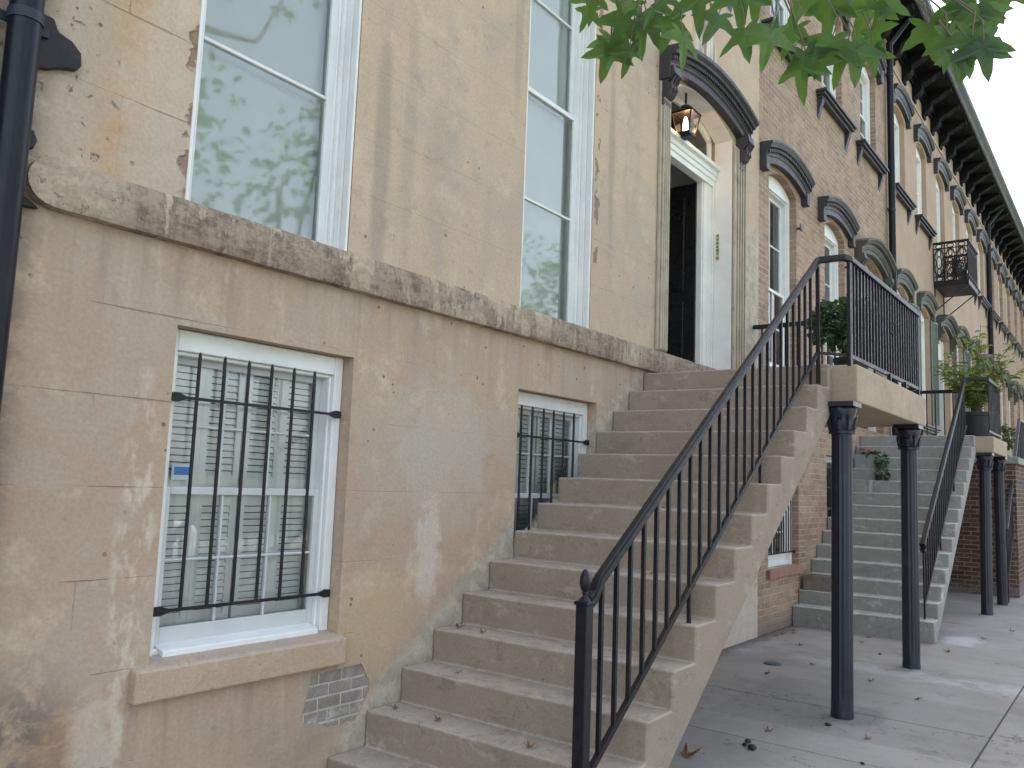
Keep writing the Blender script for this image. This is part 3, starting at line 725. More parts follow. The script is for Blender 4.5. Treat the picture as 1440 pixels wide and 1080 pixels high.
b.face([(4.02, .275, 5.2), (5.53, .275, 5.2), (5.53, 2.4, 5.2), (4.02, 2.4, 5.2)])
b.face([(4.02, .275, 2.775), (5.53, .275, 2.775), (5.53, 2.4, 2.775), (4.02, 2.4, 2.775)])
build('vestibule', b, M['plaster'], hA)
b = MB()
for i, (dz, w_) in enumerate(((.0, .030), (.048, .022), (.085, .030), (.125, .026), (.165, .030), (.205, .024), (.245, .028))):
    b.box(5.525, 5.5375, .155 - w_ / 2, .155 + w_ / 2, 4.045 + dz, 4.045 + dz + .030)
build('house_name', b, M['brass'], fr, bevel=.002)
make_hood(hA, 4.80, 1.0, 5.365, .165, HOOD_BIG, M['hood'], beads=44, brackets=True, bz=.30)
for t in (W1, W2): make_hood(hA, (t['x0'] + t['x1']) / 2, .72, 6.16, .16, HOOD_SMALL, M['hood'], beads=26)

# ------------------------------------------------------------------ B: the brick house
hB = thing('town_house', (9.5, 0, 0), 'rose brick house with charcoal arched hoods, third stair landing hides its door', 'house', 'houses of the terrace')
hB['label'] = 'rose brick house with arched charcoal window hoods between the two tan stucco houses'
BX0, BX1 = 6.342, 12.66
bw = [dict(x0=6.665, x1=7.665, z0=3.0, z1=5.33, rise=.13), dict(x0=8.88, x1=9.86, z0=3.0, z1=5.33, rise=.13)]
bd = dict(x0=10.65, x1=12.15, z0=2.60, z1=5.22, rise=.20, depth=.3)
bu = [dict(x0=c - .5, x1=c + .5, z0=7.18, z1=8.75, rise=.14) for c in (7.2, 9.30, 11.36)]
bb = [dict(x0=6.665, x1=7.72, z0=.70, z1=2.1), dict(x0=8.90, x1=9.90, z0=.70, z1=2.1)]
build('wall', wall_mesh(BX0, BX1, 0, 10.2, bw + [bd] + bu + bb, depth=.2), M['brick'], hB)
roof(hB, BX0, BX1); make_cornice(hB, BX0, BX1)
for h in bw: make_window(hB, h, .085, casing=.07, dep=.07, nx=2, nz=2, meet=4.03, glass='glass_far', back='curtain', bev=.004)
for h in bu: make_window(hB, h, .085, casing=.07, dep=.07, nx=2, nz=2, glass='glass_far', back='blind', bev=.004)
for h in bw:
    c = (h['x0'] + h['x1']) / 2
    make_hood(hB, c, .80, 5.36, .15, HOOD_SMALL, M['hood'], beads=28); make_sill(hB, c, .70, 2.99, M['hood'])
    b = MB(); x = h['x1'] + .02
    b.box(x - .012, x + .012, -.05, .03, 4.93, 4.95); b.prism([(x - .035, 4.90), (x - .02, 4.915), (x + .03, 4.905), (x + .045, 4.93), (x + .02, 4.96), (x - .03, 4.99), (x - .045, 4.95)], 'y', -.062, -.05)
    build('shutter_holdback', b, M['iron'], hB)
for h in bu: make_sill(hB, (h['x0'] + h['x1']) / 2, .79, 7.17, M['hood'])
for h in bu: make_hood(hB, (h['x0'] + h['x1']) / 2, .72, 8.78, .13, HOOD_SMALL, M['hood'])
for h in bb:
    w = make_window(hB, h, .08, casing=.09, dep=.07, nx=2, nz=2, back='curtain', glass='glass_far', bev=.004)
    grille(w, [h['x0'] + .11 + .085 * i for i in range(int((h['x1'] - h['x0'] - .12) / .085))], h['x0'] + .02, h['x1'] - .03, .86, 1.86, 2.02, .86, .035)
    b = MB(); b.box(h['x0'] - .06, h['x1'] + .05, -.045, .02, .60, .70); build('window_sill', b, M['sill_brick'], w, bevel=.006)
b = MB(); b.box(bd['x0'] + .003, bd['x0'] + .14, .12, .29, 2.6, 5.22); b.box(bd['x1'] - .14, bd['x1'] - .003, .12, .29, 2.6, 5.22); b.box(bd['x0'] + .14, bd['x1'] - .14, .12, .29, 4.70, 4.85)
b.prism([(bd['x0'] + .003, 5.22), (bd['x1'] - .003, 5.22)] + [(x, arch_z(bd, x) - .003) for x in [bd['x1'] - .003 - (bd['x1'] - bd['x0'] - .006) * i / 12 for i in range(1, 12)]], 'y', .125, .29)
b.box(bd['x0'] + .14, bd['x1'] - .14, .16, .28, 4.8502, 5.22)
fB = build('door_frame', b, M['cream'], hB, bevel=.005)
b = MB(); b.box(bd['x0'] + .145, bd['x1'] - .145, .22, .27, 2.62, 4.695)
for z0, z1 in ((2.8, 3.45), (3.6, 4.55)):
    for a in (10.9, 11.48): b.box(a, a + .42, .205, .2195, z0, z1)
dB = build('door_leaf', b, M['door'], hB, bevel=.006)
make_hood(hB, 11.40, .98, 5.23, .21, HOOD_BIG, M['hood_green'], brackets=True, bz=.30)

# ------------------------------------------------------------------ C and D: the stucco houses farther off
def far_house(x0, x1, mat, centres, door_c, label, french=(), green=True, hoodm='hood_green', detail=True):
    h = thing('town_house', ((x0 + x1) / 2, 0, 0), label, 'house', 'houses of the terrace')
    lo, hi, dr = [], [], []
    for c in centres:
        if any(abs(c - d) < .5 for d in door_c): dr.append(dict(x0=c - .7, x1=c + .7, z0=2.6, z1=5.15, rise=.2, depth=.3))
        else: lo.append(dict(x0=c - .49, x1=c + .49, z0=3.0, z1=5.3, rise=.13))
        hi.append(dict(x0=c - .48, x1=c + .48, z0=7.2 if c not in french else 6.3, z1=8.78, rise=.13))
    build('wall', wall_mesh(x0, x1, 0, 10.2, lo + hi + dr, depth=.22), M[mat], h)
    roof(h, x0, x1); make_cornice(h, x0, x1)
    t = MB(); t.box(x0 + .002, x1 - .002, -.022, -.002, 9.50, 9.545); build('frieze_moulding', t, M['oldpaint'], h)
    for q in lo + hi:
        make_window(h, q, .09, casing=.09, dep=.07, nx=1, nz=2, glass='glass_far', back='room', bev=.004, wood='cream')
        c = (q['x0'] + q['x1']) / 2; low = q['z1'] < 6
        make_hood(h, c, .72, 5.32 if low else 8.82, .15, HOOD_SMALL, M[hoodm if low else 'hood'])
        if q['z0'] != 6.3: make_sill(h, c, .76, q['z0'] - .01, M['hood'])
        if low and green:
            for s in (-1, 1):
                x = c + s * .50 ; b = MB(); a_ = (x - .012, x + .035) if s > 0 else (x - .035, x + .012)
                pl = louvre_panel(0, .46, 3.02, 5.28, 0)
                b.mesh([(x + s * (.02 + v[0]), -.012 - v[1] - v[0] * .10, v[2]) for v in pl.v], pl.f)
                build('louvred_shutter', b, M['shutter_green'], h)
    for q in dr:
        b = MB(); b.box(q['x0'] + .003, q['x0'] + .13, .12, .28, 2.6, q['z1']); b.box(q['x1'] - .13, q['x1'] - .003, .12, .28, 2.6, q['z1']); b.box(q['x0'] + .13, q['x1'] - .13, .15, .28, 4.7, 5.3)
        f = build('door_frame', b, M['cream'], h); b = MB(); b.box(q['x0'] + .13, q['x1'] - .13, .22, .26, 2.6, 4.7)
        for a in (.2, .78): b.box(q['x0'] + a, q['x0'] + a + .42, .205, .2195, 3.5, 4.5); b.box(q['x0'] + a, q['x0'] + a + .42, .205, .2195, 2.8, 3.35)
        build('door_leaf', b, M['door'], h)
        make_hood(h, (q['x0'] + q['x1']) / 2, .9, 5.18, .2, HOOD_BIG, M[hoodm], brackets=True)
    return h
hC = far_house(12.664, 24.86, 'stucco_far', [13.65, 15.70, 17.78, 19.83, 21.9, 23.9], [17.78, 23.9],
               'plain tan stucco house carrying the black iron balcony and bracketed black eaves', french=(17.78,))
hD = far_house(24.864, 37.2, 'brick', [26.1, 28.15, 30.2, 32.3, 34.4, 36.4], [30.2, 36.4], 'far brick house past the second drainpipe, at the right edge of the photo', green=False)
# the dark neighbour at the far left
hN = thing('town_house', (-4.6, .1, 0), 'shadow-coloured dark brick wall of the house behind the drainpipe at the left edge', 'house', 'houses of the terrace')
build('wall', wall_mesh(-8., A0 - .004, 0, 10.2, [dict(x0=-4.5, x1=-3.5, z0=3, z1=5.4, rise=.13)], y=.06), M['brick_neighbour'], hN)
make_window(hN, dict(x0=-4.5, x1=-3.5, z0=3, z1=5.4, rise=.13), .1, back='room', nx=2); roof(hN, -8, A0 - .004); make_cornice(hN, -8, A0 - .004)
# ------------------------------------------------------------------ stairs, landings, railings, columns
def nose(k, X0, Z0, run, rise): return X0 + run * k, Z0 + rise * k
def jit(x, s):
    c = mnoise.noise((x * 6.3, s * 2.7, 9)); return .005 * mnoise.noise((x * 4, s * 3.1, .5)) + .003 * mnoise.noise((x * 15, s * 1.7, 2)) - (.011 * (c - .45) if c > .45 else 0)
def steps_mesh(X, Z, n, run, rise, W, soff, xl, zl, ylim=0.):
    """n risers; X,Z = nose of the first; the worn nosing of each tread wanders a little"""
    mb = MB(); ny = 60; ys = [ylim - .004 - (W - .004) * i / ny for i in range(ny + 1)]
    prof = [(X, 0.0)]
    for k in range(n):
        prof += [(X + run * k, Z + rise * k), (X + run * (k + 1), Z + rise * k)]
    prof = prof[:-1] + [(xl, Z + rise * (n - 1))]
    m = len(prof); vs = []
    for i, y in enumerate(ys):
        for j, (x, z) in enumerate(prof):
            top = (j % 2 == 1); d = jit(y * 2.1 + j, j) if 0 < i < ny else 0
            vs.append((x + (d if top else d * .5), y, z + (d * .8 if top and 0 < j < m - 1 else 0)))
    fs = [(i * m + j, i * m + j + 1, (i + 1) * m + j + 1, (i + 1) * m + j) for i in range(ny) for j in range(m - 1)]
    mb.mesh(vs, fs)
    # the two sides and the soffit
    zs = lambda x: Z + rise / run * (x - X) - soff
    xg = X + (soff - Z) / (rise / run)
    low = [(xl, zs(xl)), (max(xg, X + .12), max(0., zs(max(xg, X + .12))))]
    for y in (ys[0], ys[-1]): mb.face([(x, y, z) for x, z in prof + low])
    full = [prof[-1]] + low + [prof[0]]
    for p, q in zip(full, full[1:]): mb.face([(p[0], ys[0], p[1]), (q[0], ys[0], q[1]), (q[0], ys[-1], q[1]), (p[0], ys[-1], p[1])])
    return mb

def rail_path(mb, pts, w, h):
    mb.tube(pts, math.sqrt(.5), 4, math.pi / 4, up=(0, 0, 1), sx=w, sy=h)
def add_column(stair, x, y, z1, r=.076, lean=(0, 0), cap=True):
    fl = lambda th, z: 1 - .10 * (1 - abs(math.cos(th * 7))) ** .6 if .14 < z < z1 - .27 else 1
    pr = [(r * 1.03, -.01), (r * 1.03, .03), (r * 1.0, .05), (r, .10), (r, .15)] + [(r * (1 - .02 * i / 6), .16 + (z1 - .44) * i / 6) for i in range(7)] + [(r * .98, z1 - .25), (r, z1 - .24)]
    mb = MB(); mb.lathe(pr, x, y, 64, fl, lean)
    c = build('column', mb, M['column'], stair, smooth=50)
    zc = z1 - .24; cx = x + lean[0] * zc; cy = y + lean[1] * zc
    mb = MB(); lf = lambda th, z: 1 + .07 * math.cos(th * 8) * math.sin((z - zc) * 40)
    mb.lathe([(r * .9, zc - .004), (r * 1.22, zc), (r * 1.24, zc + .02), (r * 1.06, zc + .03), (r * 1.1, zc + .05), (r * 1.26, zc + .09), (r * 1.18, zc + .11), (r * 1.22, zc + .13), (r * 1.40, zc + .175), (r * 1.36, zc + .19), (r * 1.2, zc + .20)], cx, cy, 48, lf)
    mb.box(cx - r * 1.48, cx + r * 1.48, cy - r * 1.48, cy + r * 1.48, zc + .2005, zc + .236)
    for k in range(8):
        th = k * math.pi / 4; c_, s_ = math.cos(th), math.sin(th)
        mb.tube([(cx + c_ * r * 1.08, cy + s_ * r * 1.08, zc + .03), (cx + c_ * r * 1.28, cy + s_ * r * 1.28, zc + .10), (cx + c_ * r * 1.42, cy + s_ * r * 1.42, zc + .125), (cx + c_ * r * 1.36, cy + s_ * r * 1.36, zc + .105)], [.016, .015, .011, .006], 6)
    build('capital', mb, M['column'], c, smooth=45)

def bars(railing, spec, w=.0185):
    src = None
    for (x, y, z0, z1) in spec:
        mb = MB(); mb.sq((x, y, z0), (x, y, z1), w, w); build('baluster', mb, M['iron'], railing)

# the front stair
S1 = thing('staircase', (1.9, -.8, 0), 'pinkish concrete stair nearest the camera rising to the open front door', 'staircase', 'front stairs of the terrace')
rn, rs = .2572, .185
build('steps', steps_mesh(rn, .148, 14, rn, rs, 1.561, .413, 3.70, 2.27), M['conc'], S1, smooth=40, bevel=.013, seg=3, weld=True)
mb = MB(); mb.box(3.69, 6.20, -1.742, -.004, 2.268, 2.5525); mb.box(3.62, 3.6895, -1.60, -.004, 2.2, 2.535) if False else None
build('landing', mb, M['conc_land'], S1, bevel=.012, seg=3)
add_column(S1, 3.625, -1.63, 2.268, lean=(.028, 0)); add_column(S1, 5.90, -1.63, 2.268, lean=(.026, 0))
mb = MB(); ry = -1.49
rl = MB(); rail_path(rl, [(.335, ry, 1.075), (.37, ry, 1.095), (.42, ry, 1.165), (3.575, ry, 3.345), (3.655, -1.66, 3.365), (3.72, -1.685, 3.365), (6.15, -1.685, 3.385), (6.16, -.01, 3.385)], .052, .030)
rl2 = MB(); rail_path(rl2, [(.335, ry, 1.10), (.38, ry, 1.125), (.42, ry, 1.187), (3.575, ry, 3.367), (3.655, -1.66, 3.387), (3.72, -1.685, 3.387), (6.15, -1.685, 3.407), (6.16, -.01, 3.407)], .036, .018)
rl.mesh(rl2.v, rl2.f)
RL = build('railing', rl, M['iron'], S1, bevel=.005)
b = MB(); rail_path(b, [(.31, ry, .33), (3.56, ry, 2.63)], .022, .030); rail_path(b, [(3.68, -1.685, 2.62), (6.15, -1.685, 2.64)], .022, .030); rail_path(b, [(6.16, -1.66, 2.64), (6.16, -.01, 2.64)], .022, .030)
rail_path(b, [(3.575, ry, 2.635), (3.66, -1.67, 2.62)], .02, .02)
build('bottom_rail', b, M['iron'], RL)
sp = []
for i in range(24):
    x = .45 + .128 * i; zt = 1.165 + (x - .42) * .691 - .005; zb = .33 + (x - .31) * .7077
    if i in (7, 15, 23): k = int((x - rn) / rn + 1e-6) + 1; zb = .148 + rs * (k - 1) - .01
    sp.append((x, ry, zb, zt))
for i in range(24): sp.append((3.83 + .0985 * i, -1.685, 2.625, 3.37))
for i in range(12): sp.append((6.16, -1.54 + .13 * i, 2.635, 3.375))
bars(RL, sp)
for x, y, z0, z1 in ((3.575, ry, 2.40, 3.345), (3.70, -1.685, 2.54, 3.365), (3.735, -1.685, 2.54, 3.365), (6.15, -1.685, 2.54, 3.385), (4.9, -1.70, 2.54, 2.63), (5.5, -1.70, 2.54, 2.63)):
    b = MB(); b.sq((x, y, z0), (x, y, z1), .026, .026); build('rail_post', b, M['iron'], RL)
b = MB(); b.box(.282, .338, ry - .028, ry + .028, .14, 1.075); b.box(.276, .344, ry - .034, ry + .034, 1.0752, 1.092)
np_ = build('newel_post', b, M['iron'], RL, bevel=.004)
b = MB(); b.lathe([(.026, 1.0925), (.022, 1.102), (.010, 1.112), (.0095, 1.120), (.016, 1.124), (.011, 1.130), (.019, 1.146), (.0235, 1.165), (.0235, 1.18), (.019, 1.202), (.011, 1.218), (.003, 1.226)], .31, ry, 18, lambda th, z: 1 + (.05 * math.cos(th * 6) if z > 1.135 else 0))
build('finial', b, M['iron'], np_, smooth=50)

# the second stair
S2 = thing('staircase', (9., -.8, 0), 'grey concrete stair beyond the two nearest columns, rising in front of the brick house', 'staircase', 'front stairs of the terrace')
rn2, rs2 = .2423, .1725
build('steps', steps_mesh(7.46, .232, 14, rn2, rs2, 1.55, .33, 10.83, 2.2), M['conc_grey'], S2, smooth=40, bevel=.011, seg=2, weld=True)
mb = MB(); mb.box(10.82, 12.30, -1.765, -.004, 2.24, 2.4745); build('landing', mb, M['conc_land'], S2, bevel=.012)
add_column(S2, 10.66, -1.64, 2.24, r=.074, lean=(.09, 0)); add_column(S2, 12.13, -1.66, 2.24, r=.074, lean=(-.01, 0))
rl = MB(); r2 = -1.43
rail_path(rl, [(7.60, r2, .98), (7.56, r2, 1.0), (7.56, r2, 1.05), (7.62, r2, 1.10), (10.72, r2, 3.30), (10.84, -1.70, 3.30), (12.26, -1.70, 3.30), (12.27, -.01, 3.30)], .05, .045)
RL2 = build('railing', rl, M['iron'], S2, bevel=.005)
b = MB(); rail_path(b, [(7.62, r2, .42), (10.72, r2, 2.62)], .022, .030); rail_path(b, [(10.84, -1.70, 2.55), (12.26, -1.70, 2.55)], .022, .03); build('bottom_rail', b, M['iron'], RL2)
sp = [(7.60 + .126 * i, r2, .42 + (.126 * i - .02) * .7097 - (.17 if i in (0, 8, 16) else 0), 1.09 + (.126 * i - .02) * .7097) for i in range(25)]
sp += [(10.95 + .13 * i, -1.70, 2.54, 3.29) for i in range(10)]; sp += [(12.27, -1.55 + .13 * i, 2.48, 3.29) for i in range(11)]
bars(RL2, sp)

# the third stoop: brick side wall with its own rail
S3 = thing('stoop', (14.6, -.9, 0), 'dark brick stoop wall behind the second pair of columns', 'stoop')
mb = MB(); mb.box(13.36, 16.3, -1.76, -.004, 0, 2.18); build('side_wall', mb, M['brick_dark'], S3)
mb = MB(); mb.box(13.31, 16.35, -1.81, -.004, 2.182, 2.30); build('coping', mb, M['conc_grey'], S3, bevel=.012)
rl = MB(); rail_path(rl, [(12.50, -1.70, 1.12), (14.75, -1.70, 3.03), (16.2, -1.70, 3.03)], .045, .04)
RL3 = build('railing', rl, M['gutter'], S3, bevel=.005)
bars(RL3, [(12.50, -1.70, -.01, 1.12)] + [(12.50 + .13 * i, -1.70, max(.35 + .13 * i * .849, 2.29 if 12.5 + .13 * i > 13.3 else 0), 1.11 + .13 * i * .849) for i in range(1, 17)] + [(14.8 + .13 * i, -1.70, 2.29, 3.02) for i in range(11)])
b = MB(); rail_path(b, [(12.50, -1.70, .35), (13.32, -1.70, 1.05)], .022, .03); build('bottom_rail', b, M['iron'], RL3)

# ------------------------------------------------------------------ drain pipes
def downpipe(x, y, r, z1, label, straps, ear=None):
    t = thing('drainpipe', (x, y, 0), label, 'drainpipe', 'drainpipes on the terrace')
    mb = MB(); mb.tube([(x, y, .0), (x, y, .3), (x, y, z1 - .5), (x, y - .25, z1 - .2), (x, y - .42, z1)], r, 24); p = build('pipe', mb, M['pipe'], t, smooth=40)
    for z in straps:
        b = MB(); b.tube([(x, y, z - .02), (x, y, z + .02)], r * 1.10, 24); b.box(x - r * 1.9, x + r * 1.9, y + r * .8, y + r * 1.0, z - .018, z + .018)
        build('pipe_strap', b, M['gutter'], t, smooth=40)
    return t
dp = downpipe(-1.548, -.095, .057, 10.2, 'thick blue-black drainpipe at the left edge beside the stucco', (1.2, 3.255, 5.5))
b = MB(); b.prism([(-1.50, 3.34), (-1.42, 3.335), (-1.40, 3.29), (-1.345, 3.275), (-1.305, 3.24), (-1.30, 3.19), (-1.315, 3.165), (-1.37, 3.15), (-1.42, 3.125), (-1.50, 3.10)], 'y', -.035, -.002)
build('wall_bracket', b, M['iron'], dp, bevel=.006); b = MB()
b.prism([(-1.50, 2.86), (-1.45, 2.865), (-1.432, 2.83), (-1.445, 2.79), (-1.50, 2.78)], 'y', -.03, -.002)
build('wall_bracket', b, M['iron'], dp, bevel=.006); b = MB()
b.prism([(-1.50, 2.60), (-1.455, 2.60), (-1.40, 2.565), (-1.50, 2.555)], 'y', -.03, -.002)
build('wall_bracket', b, M['iron'], dp, bevel=.006)
downpipe(12.60, -.085, .058, 10.2, 'tall black drainpipe where the rose brick meets the plain stucco', (3.4, 6.6, 9.1))
downpipe(24.86, -.085, .07, 10.2, 'distant dark drainpipe at the far end of the bracketed eaves', (3.4, 6.6, 9.1))

# ------------------------------------------------------------------ balcony
BL = thing('balcony', (17.4, -.25, 6.2), 'small black iron balcony with lacy end panel high on the plain stucco house', 'balcony')
bx0, bx1, by, bz0, bz1 = 16.75, 17.98, -.68, 6.20, 7.03
mb = MB(); mb.box(bx0, bx1, by, -.003, bz0 - .10, bz0); mb.box(bx0 - .02, bx1 + .02, by - .02, -.003, bz0 - .03, bz0 - .0005) if False else None; build('floor', mb, M['iron'], BL, bevel=.008)
for x in (bx0 + .1, bx1 - .1):
    mb = MB(); mb.sq((x, by + .03, bz0 - .1), (x, -.005, bz0 - .62), .022); mb.sq((x, -.012, bz0 - .1), (x, -.012, bz0 - .66), .022)
    build('strut', mb, M['iron'], BL)
def lace(P, L, H):      # P(u,v) -> point; ovals and scrolls of a cast panel
    mb = MB(); r = .011
    for v in (0, H * .13, H * .87, H): mb.tube([P(0, v), P(L, v)], r * 1.2, 6)
    n = max(2, int(round(L / .21))); w = L / n
    for i in range(n + 1): mb.tube([P(i * w, 0), P(i * w, H)], r, 6)
    for i in range(n):
        c = (i + .5) * w
        for cv, ru, rv in ((H * .5, w * .42, H * .36), (H * .5, w * .2, H * .17), (H * .935, w * .3, H * .05), (H * .065, w * .3, H * .05), (H * .74, w * .16, H * .09), (H * .26, w * .16, H * .09)):
            mb.tube([P(c + ru * math.cos(2 * math.pi * k / 14), cv + rv * math.sin(2 * math.pi * k / 14)) for k in range(15)], r * .9, 5)
        for s in (-1, 1):
            mb.tube([P(c + s * w * .5 * (1 - abs(math.cos(k / 8 * math.pi * 2)) * .55), H * .13 + H * .74 * k / 8) for k in range(9)], r * .8, 5)
    return mb
build('end_panel', lace(lambda u, v: (bx0 + .01, -.01 - u, bz0 + v), -by - .02, bz1 - bz0), M['iron'], BL)
build('end_panel', lace(lambda u, v: (bx1 - .01, -.01 - u, bz0 + v), -by - .02, bz1 - bz0), M['iron'], BL)
build('front_panel', lace(lambda u, v: (bx0 + .02 + u, by + .01, bz0 + v), bx1 - bx0 - .04, bz1 - bz0), M['iron'], BL)
mb = MB(); rail_path(mb, [(bx0, -.004, bz1 + .015), (bx0, by, bz1 + .015), (bx1, by, bz1 + .015), (bx1, -.004, bz1 + .015)], .05, .03); build('top_rail', mb, M['iron'], BL)

# ------------------------------------------------------------------ lantern over the door
lx_, ly_, lz = 4.575, .095, 5.065
LN = thing('lantern', (lx_, ly_, lz), 'lit copper-black wall lantern hanging in the arch over the open door', 'lantern')
tw, bw_ = .108, .066; zt, zb = lz + .225, lz + .025
b = MB()
for sx in (-1, 1):
    for sy in (-1, 1): b.sq((lx_ + sx * bw_, ly_ + sy * bw_, zb), (lx_ + sx * tw, ly_ + sy * tw, zt), .013)
for w_, z in ((tw, zt), (bw_, zb)):
    for s in (-1, 1): b.sq((lx_ - w_, ly_ + s * w_, z), (lx_ + w_, ly_ + s * w_, z), .014); b.sq((lx_ + s * w_, ly_ - w_, z), (lx_ + s * w_, ly_ + w_, z), .014)
b.box(lx_ - bw_ - .008, lx_ + bw_ + .008, ly_ - bw_ - .008, ly_ + bw_ + .008, lz + .005, lz + .022); b.lathe([(.05, lz - .02), (.06, lz), (.06, lz + .004)], lx_, ly_, 12)
build('cage', b, M['iron'], LN)
b = MB(); t2 = tw + .016
q0 = [(lx_ + sx * t2, ly_ + sy * t2, zt + .008) for sx, sy in ((-1, -1), (1, -1), (1, 1), (-1, 1))]; q1 = [(lx_ + sx * .06, ly_ + sy * .045, zt + .055) for sx, sy in ((-1, -1), (1, -1), (1, 1), (-1, 1))]
b.mesh(q0 + q1, [(0, 1, 2, 3), (4, 5, 6, 7), (0, 1, 5, 4), (1, 2, 6, 5), (2, 3, 7, 6), (3, 0, 4, 7)])
b.lathe([(.046, zt + .0555), (.054, zt + .062), (.054, zt + .085), (.038, zt + .095), (.015, zt + .10)], lx_, ly_, 16)
b.tube([(lx_, ly_, zt + .12), (lx_, ly_, 5.528)], .012, 8)
build('cap', b, M['iron'], LN)
b = MB()
for s in (-1, 1):
    b.face([(lx_ - bw_, ly_ + s * bw_, zb), (lx_ + bw_, ly_ + s * bw_, zb), (lx_ + tw, ly_ + s * tw, zt), (lx_ - tw, ly_ + s * tw, zt)])
    b.face([(lx_ + s * bw_, ly_ - bw_, zb), (lx_ + s * bw_, ly_ + bw_, zb), (lx_ + s * tw, ly_ + tw, zt), (lx_ + s * tw, ly_ - tw, zt)])
build('lantern_glass', b, M['lampglass'], LN)
b = MB(); b.lathe([(.004, zb + .02), (.024, zb + .04), (.030, zb + .07), (.026, zb + .11), (.018, zb + .15), (.006, zb + .18)], lx_, ly_, 12, lambda th, z: 1 + .12 * math.sin(th * 2 + z * 40)); build('flame', b, M['flame'], LN, smooth=60)
pl_ = bpy.data.lights.new('lamp_light', 'POINT'); pl_.energy = 1.1; pl_.color = (1., .62, .3); pl_.shadow_soft_size = .03; po = bpy.data.objects.new('lamp_light', pl_); COL.objects.link(po); po.parent = LN; po.location = (0, -.045, .13)
b = MB(); b.lathe([(.03, zb - .005), (.03, zb + .012), (.012, zb + .016), (.010, zb + .032)], lx_, ly_, 12); build('burner', b, M['brass'], LN)

# ------------------------------------------------------------------ plants
def leafq(mb, p, d, n, L, W):       # one folded leaf
    d = d.normalized(); s = d.cross(n).normalized(); n = s.cross(d)
    a = p; m1 = p + d * L * .35; m2 = p + d * L * .72; t = p + d * L - n * L * .12
    up = n * W * .22
    mb.mesh([a, m1 - s * W * .5 + up, m2 - s * W * .38 + up, t, m2 + s * W * .38 + up, m1 + s * W * .5 + up, m1, m2], [(0, 1, 6), (0, 6, 5), (1, 2, 7, 6), (6, 7, 4, 5), (2, 3, 7), (7, 3, 4)])
def rv(rng): return Vector((rng.gauss(0, 1), rng.gauss(0, 1), rng.gauss(0, 1))).normalized()
def leaf_cloud(mb, cs, n, L, seed, W=.5, shell=.35, droop=.3):
    rng = random.Random(seed); tot = sum(c[3] ** 2 for c in cs)
    for cx, cy, cz, r, sz in cs:
        for _ in range(int(n * r * r / tot)):
            d = rv(rng); k = rng.uniform(shell, 1) ** .6; p = Vector((cx, cy, cz)) + Vector((d.x * r, d.y * r, d.z * r * sz)) * k
            dr = (d + rv(rng) * .8 + Vector((0, 0, -droop))).normalized(); l = L * rng.uniform(.6, 1.25)
            leafq(mb, p, dr, (d + rv(rng) * .7 + Vector((0, 0, .6))).normalized(), l, l * W)
def pot_mesh(x, y, z, r, h):
    b = MB(); b.lathe([(r * .78, z), (r * .98, z + h * .86), (r * 1.08, z + h * .87), (r * 1.1, z + h), (r * .98, z + h), (r * .95, z + h * .9)], x, y, 28); return b
# bush on the near landing
px, py, pz = 5.12, -1.33, 2.556
T = thing('potted_shrub', (px, py, pz), 'dense dark green shrub in a black pot behind the railing on the near landing', 'potted plant')
build('pot', pot_mesh(px, py, pz, .15, .26), M['pot'], T, smooth=40); b = MB(); b.lathe([(.001, pz + .225), (.14, pz + .23)], px, py, 20); build('soil', b, M['soil'], T)
b = MB(); rng = random.Random(3)
for i in range(6):
    a = i * 1.05; b.tube([(px, py, pz + .2), (px + .05 * math.cos(a), py + .05 * math.sin(a), pz + .38), (px + .16 * math.cos(a), py + .16 * math.sin(a), pz + .62)], [.012, .009, .005], 6)
build('stem', b, M['twig'], T)
b = MB(); cs = [(px, py, pz + .62, .27, .8), (px - .22, py + .12, pz + .52, .2, .8), (px + .2, py - .1, pz + .56, .22, .8), (px - .1, py - .16, pz + .48, .18, .8), (px + .1, py + .2, pz + .66, .2, .8), (px + .34, py + .05, pz + .46, .16, .8), (px - .36, py - .02, pz + .42, .13, .8)]
leaf_cloud(b, cs, 1500, .075, 11, .55); build('foliage', b, M['leaf_bush'], T)
# airy yellow-green plant on the second landing
px, py, pz = 11.75, -1.42, 2.478
T = thing('potted_shrub', (px, py, pz), 'airy yellow-green plant in a big black pot on the second stair landing', 'potted plant')
build('pot', pot_mesh(px, py, pz, .23, .42), M['pot'], T, smooth=40); b = MB(); b.lathe([(.001, pz + .37), (.21, pz + .375)], px, py, 20); build('soil', b, M['soil'], T)
b = MB(); lf = MB(); rng = random.Random(8)
for i in range(30):
    a = i * 2.4; rr = rng.uniform(.2, .75); h = rng.uniform(.35, 1.35); q = [Vector((px, py, pz + .36)), Vector((px + rr * .3 * math.cos(a), py + rr * .3 * math.sin(a), pz + .36 + h * .5)), Vector((px + rr * math.cos(a), py + rr * math.sin(a), pz + .36 + h))]
    b.tube(q, [.008, .006, .003], 5)
    for k in range(42):
        t = rng.uniform(.35, 1); p = q[0].lerp(q[1], t * 2) if t < .5 else q[1].lerp(q[2], t * 2 - 1); d = rv(rng); d.z = abs(d.z) * .2 - .15
        l = rng.uniform(.075, .15); leafq(lf, p, d, Vector((0, 0, 1)) + rv(rng) * .5, l, l * .38)
build('stem', b, M['twig'], T); build('foliage', lf, M['leaf_yellow'], T)
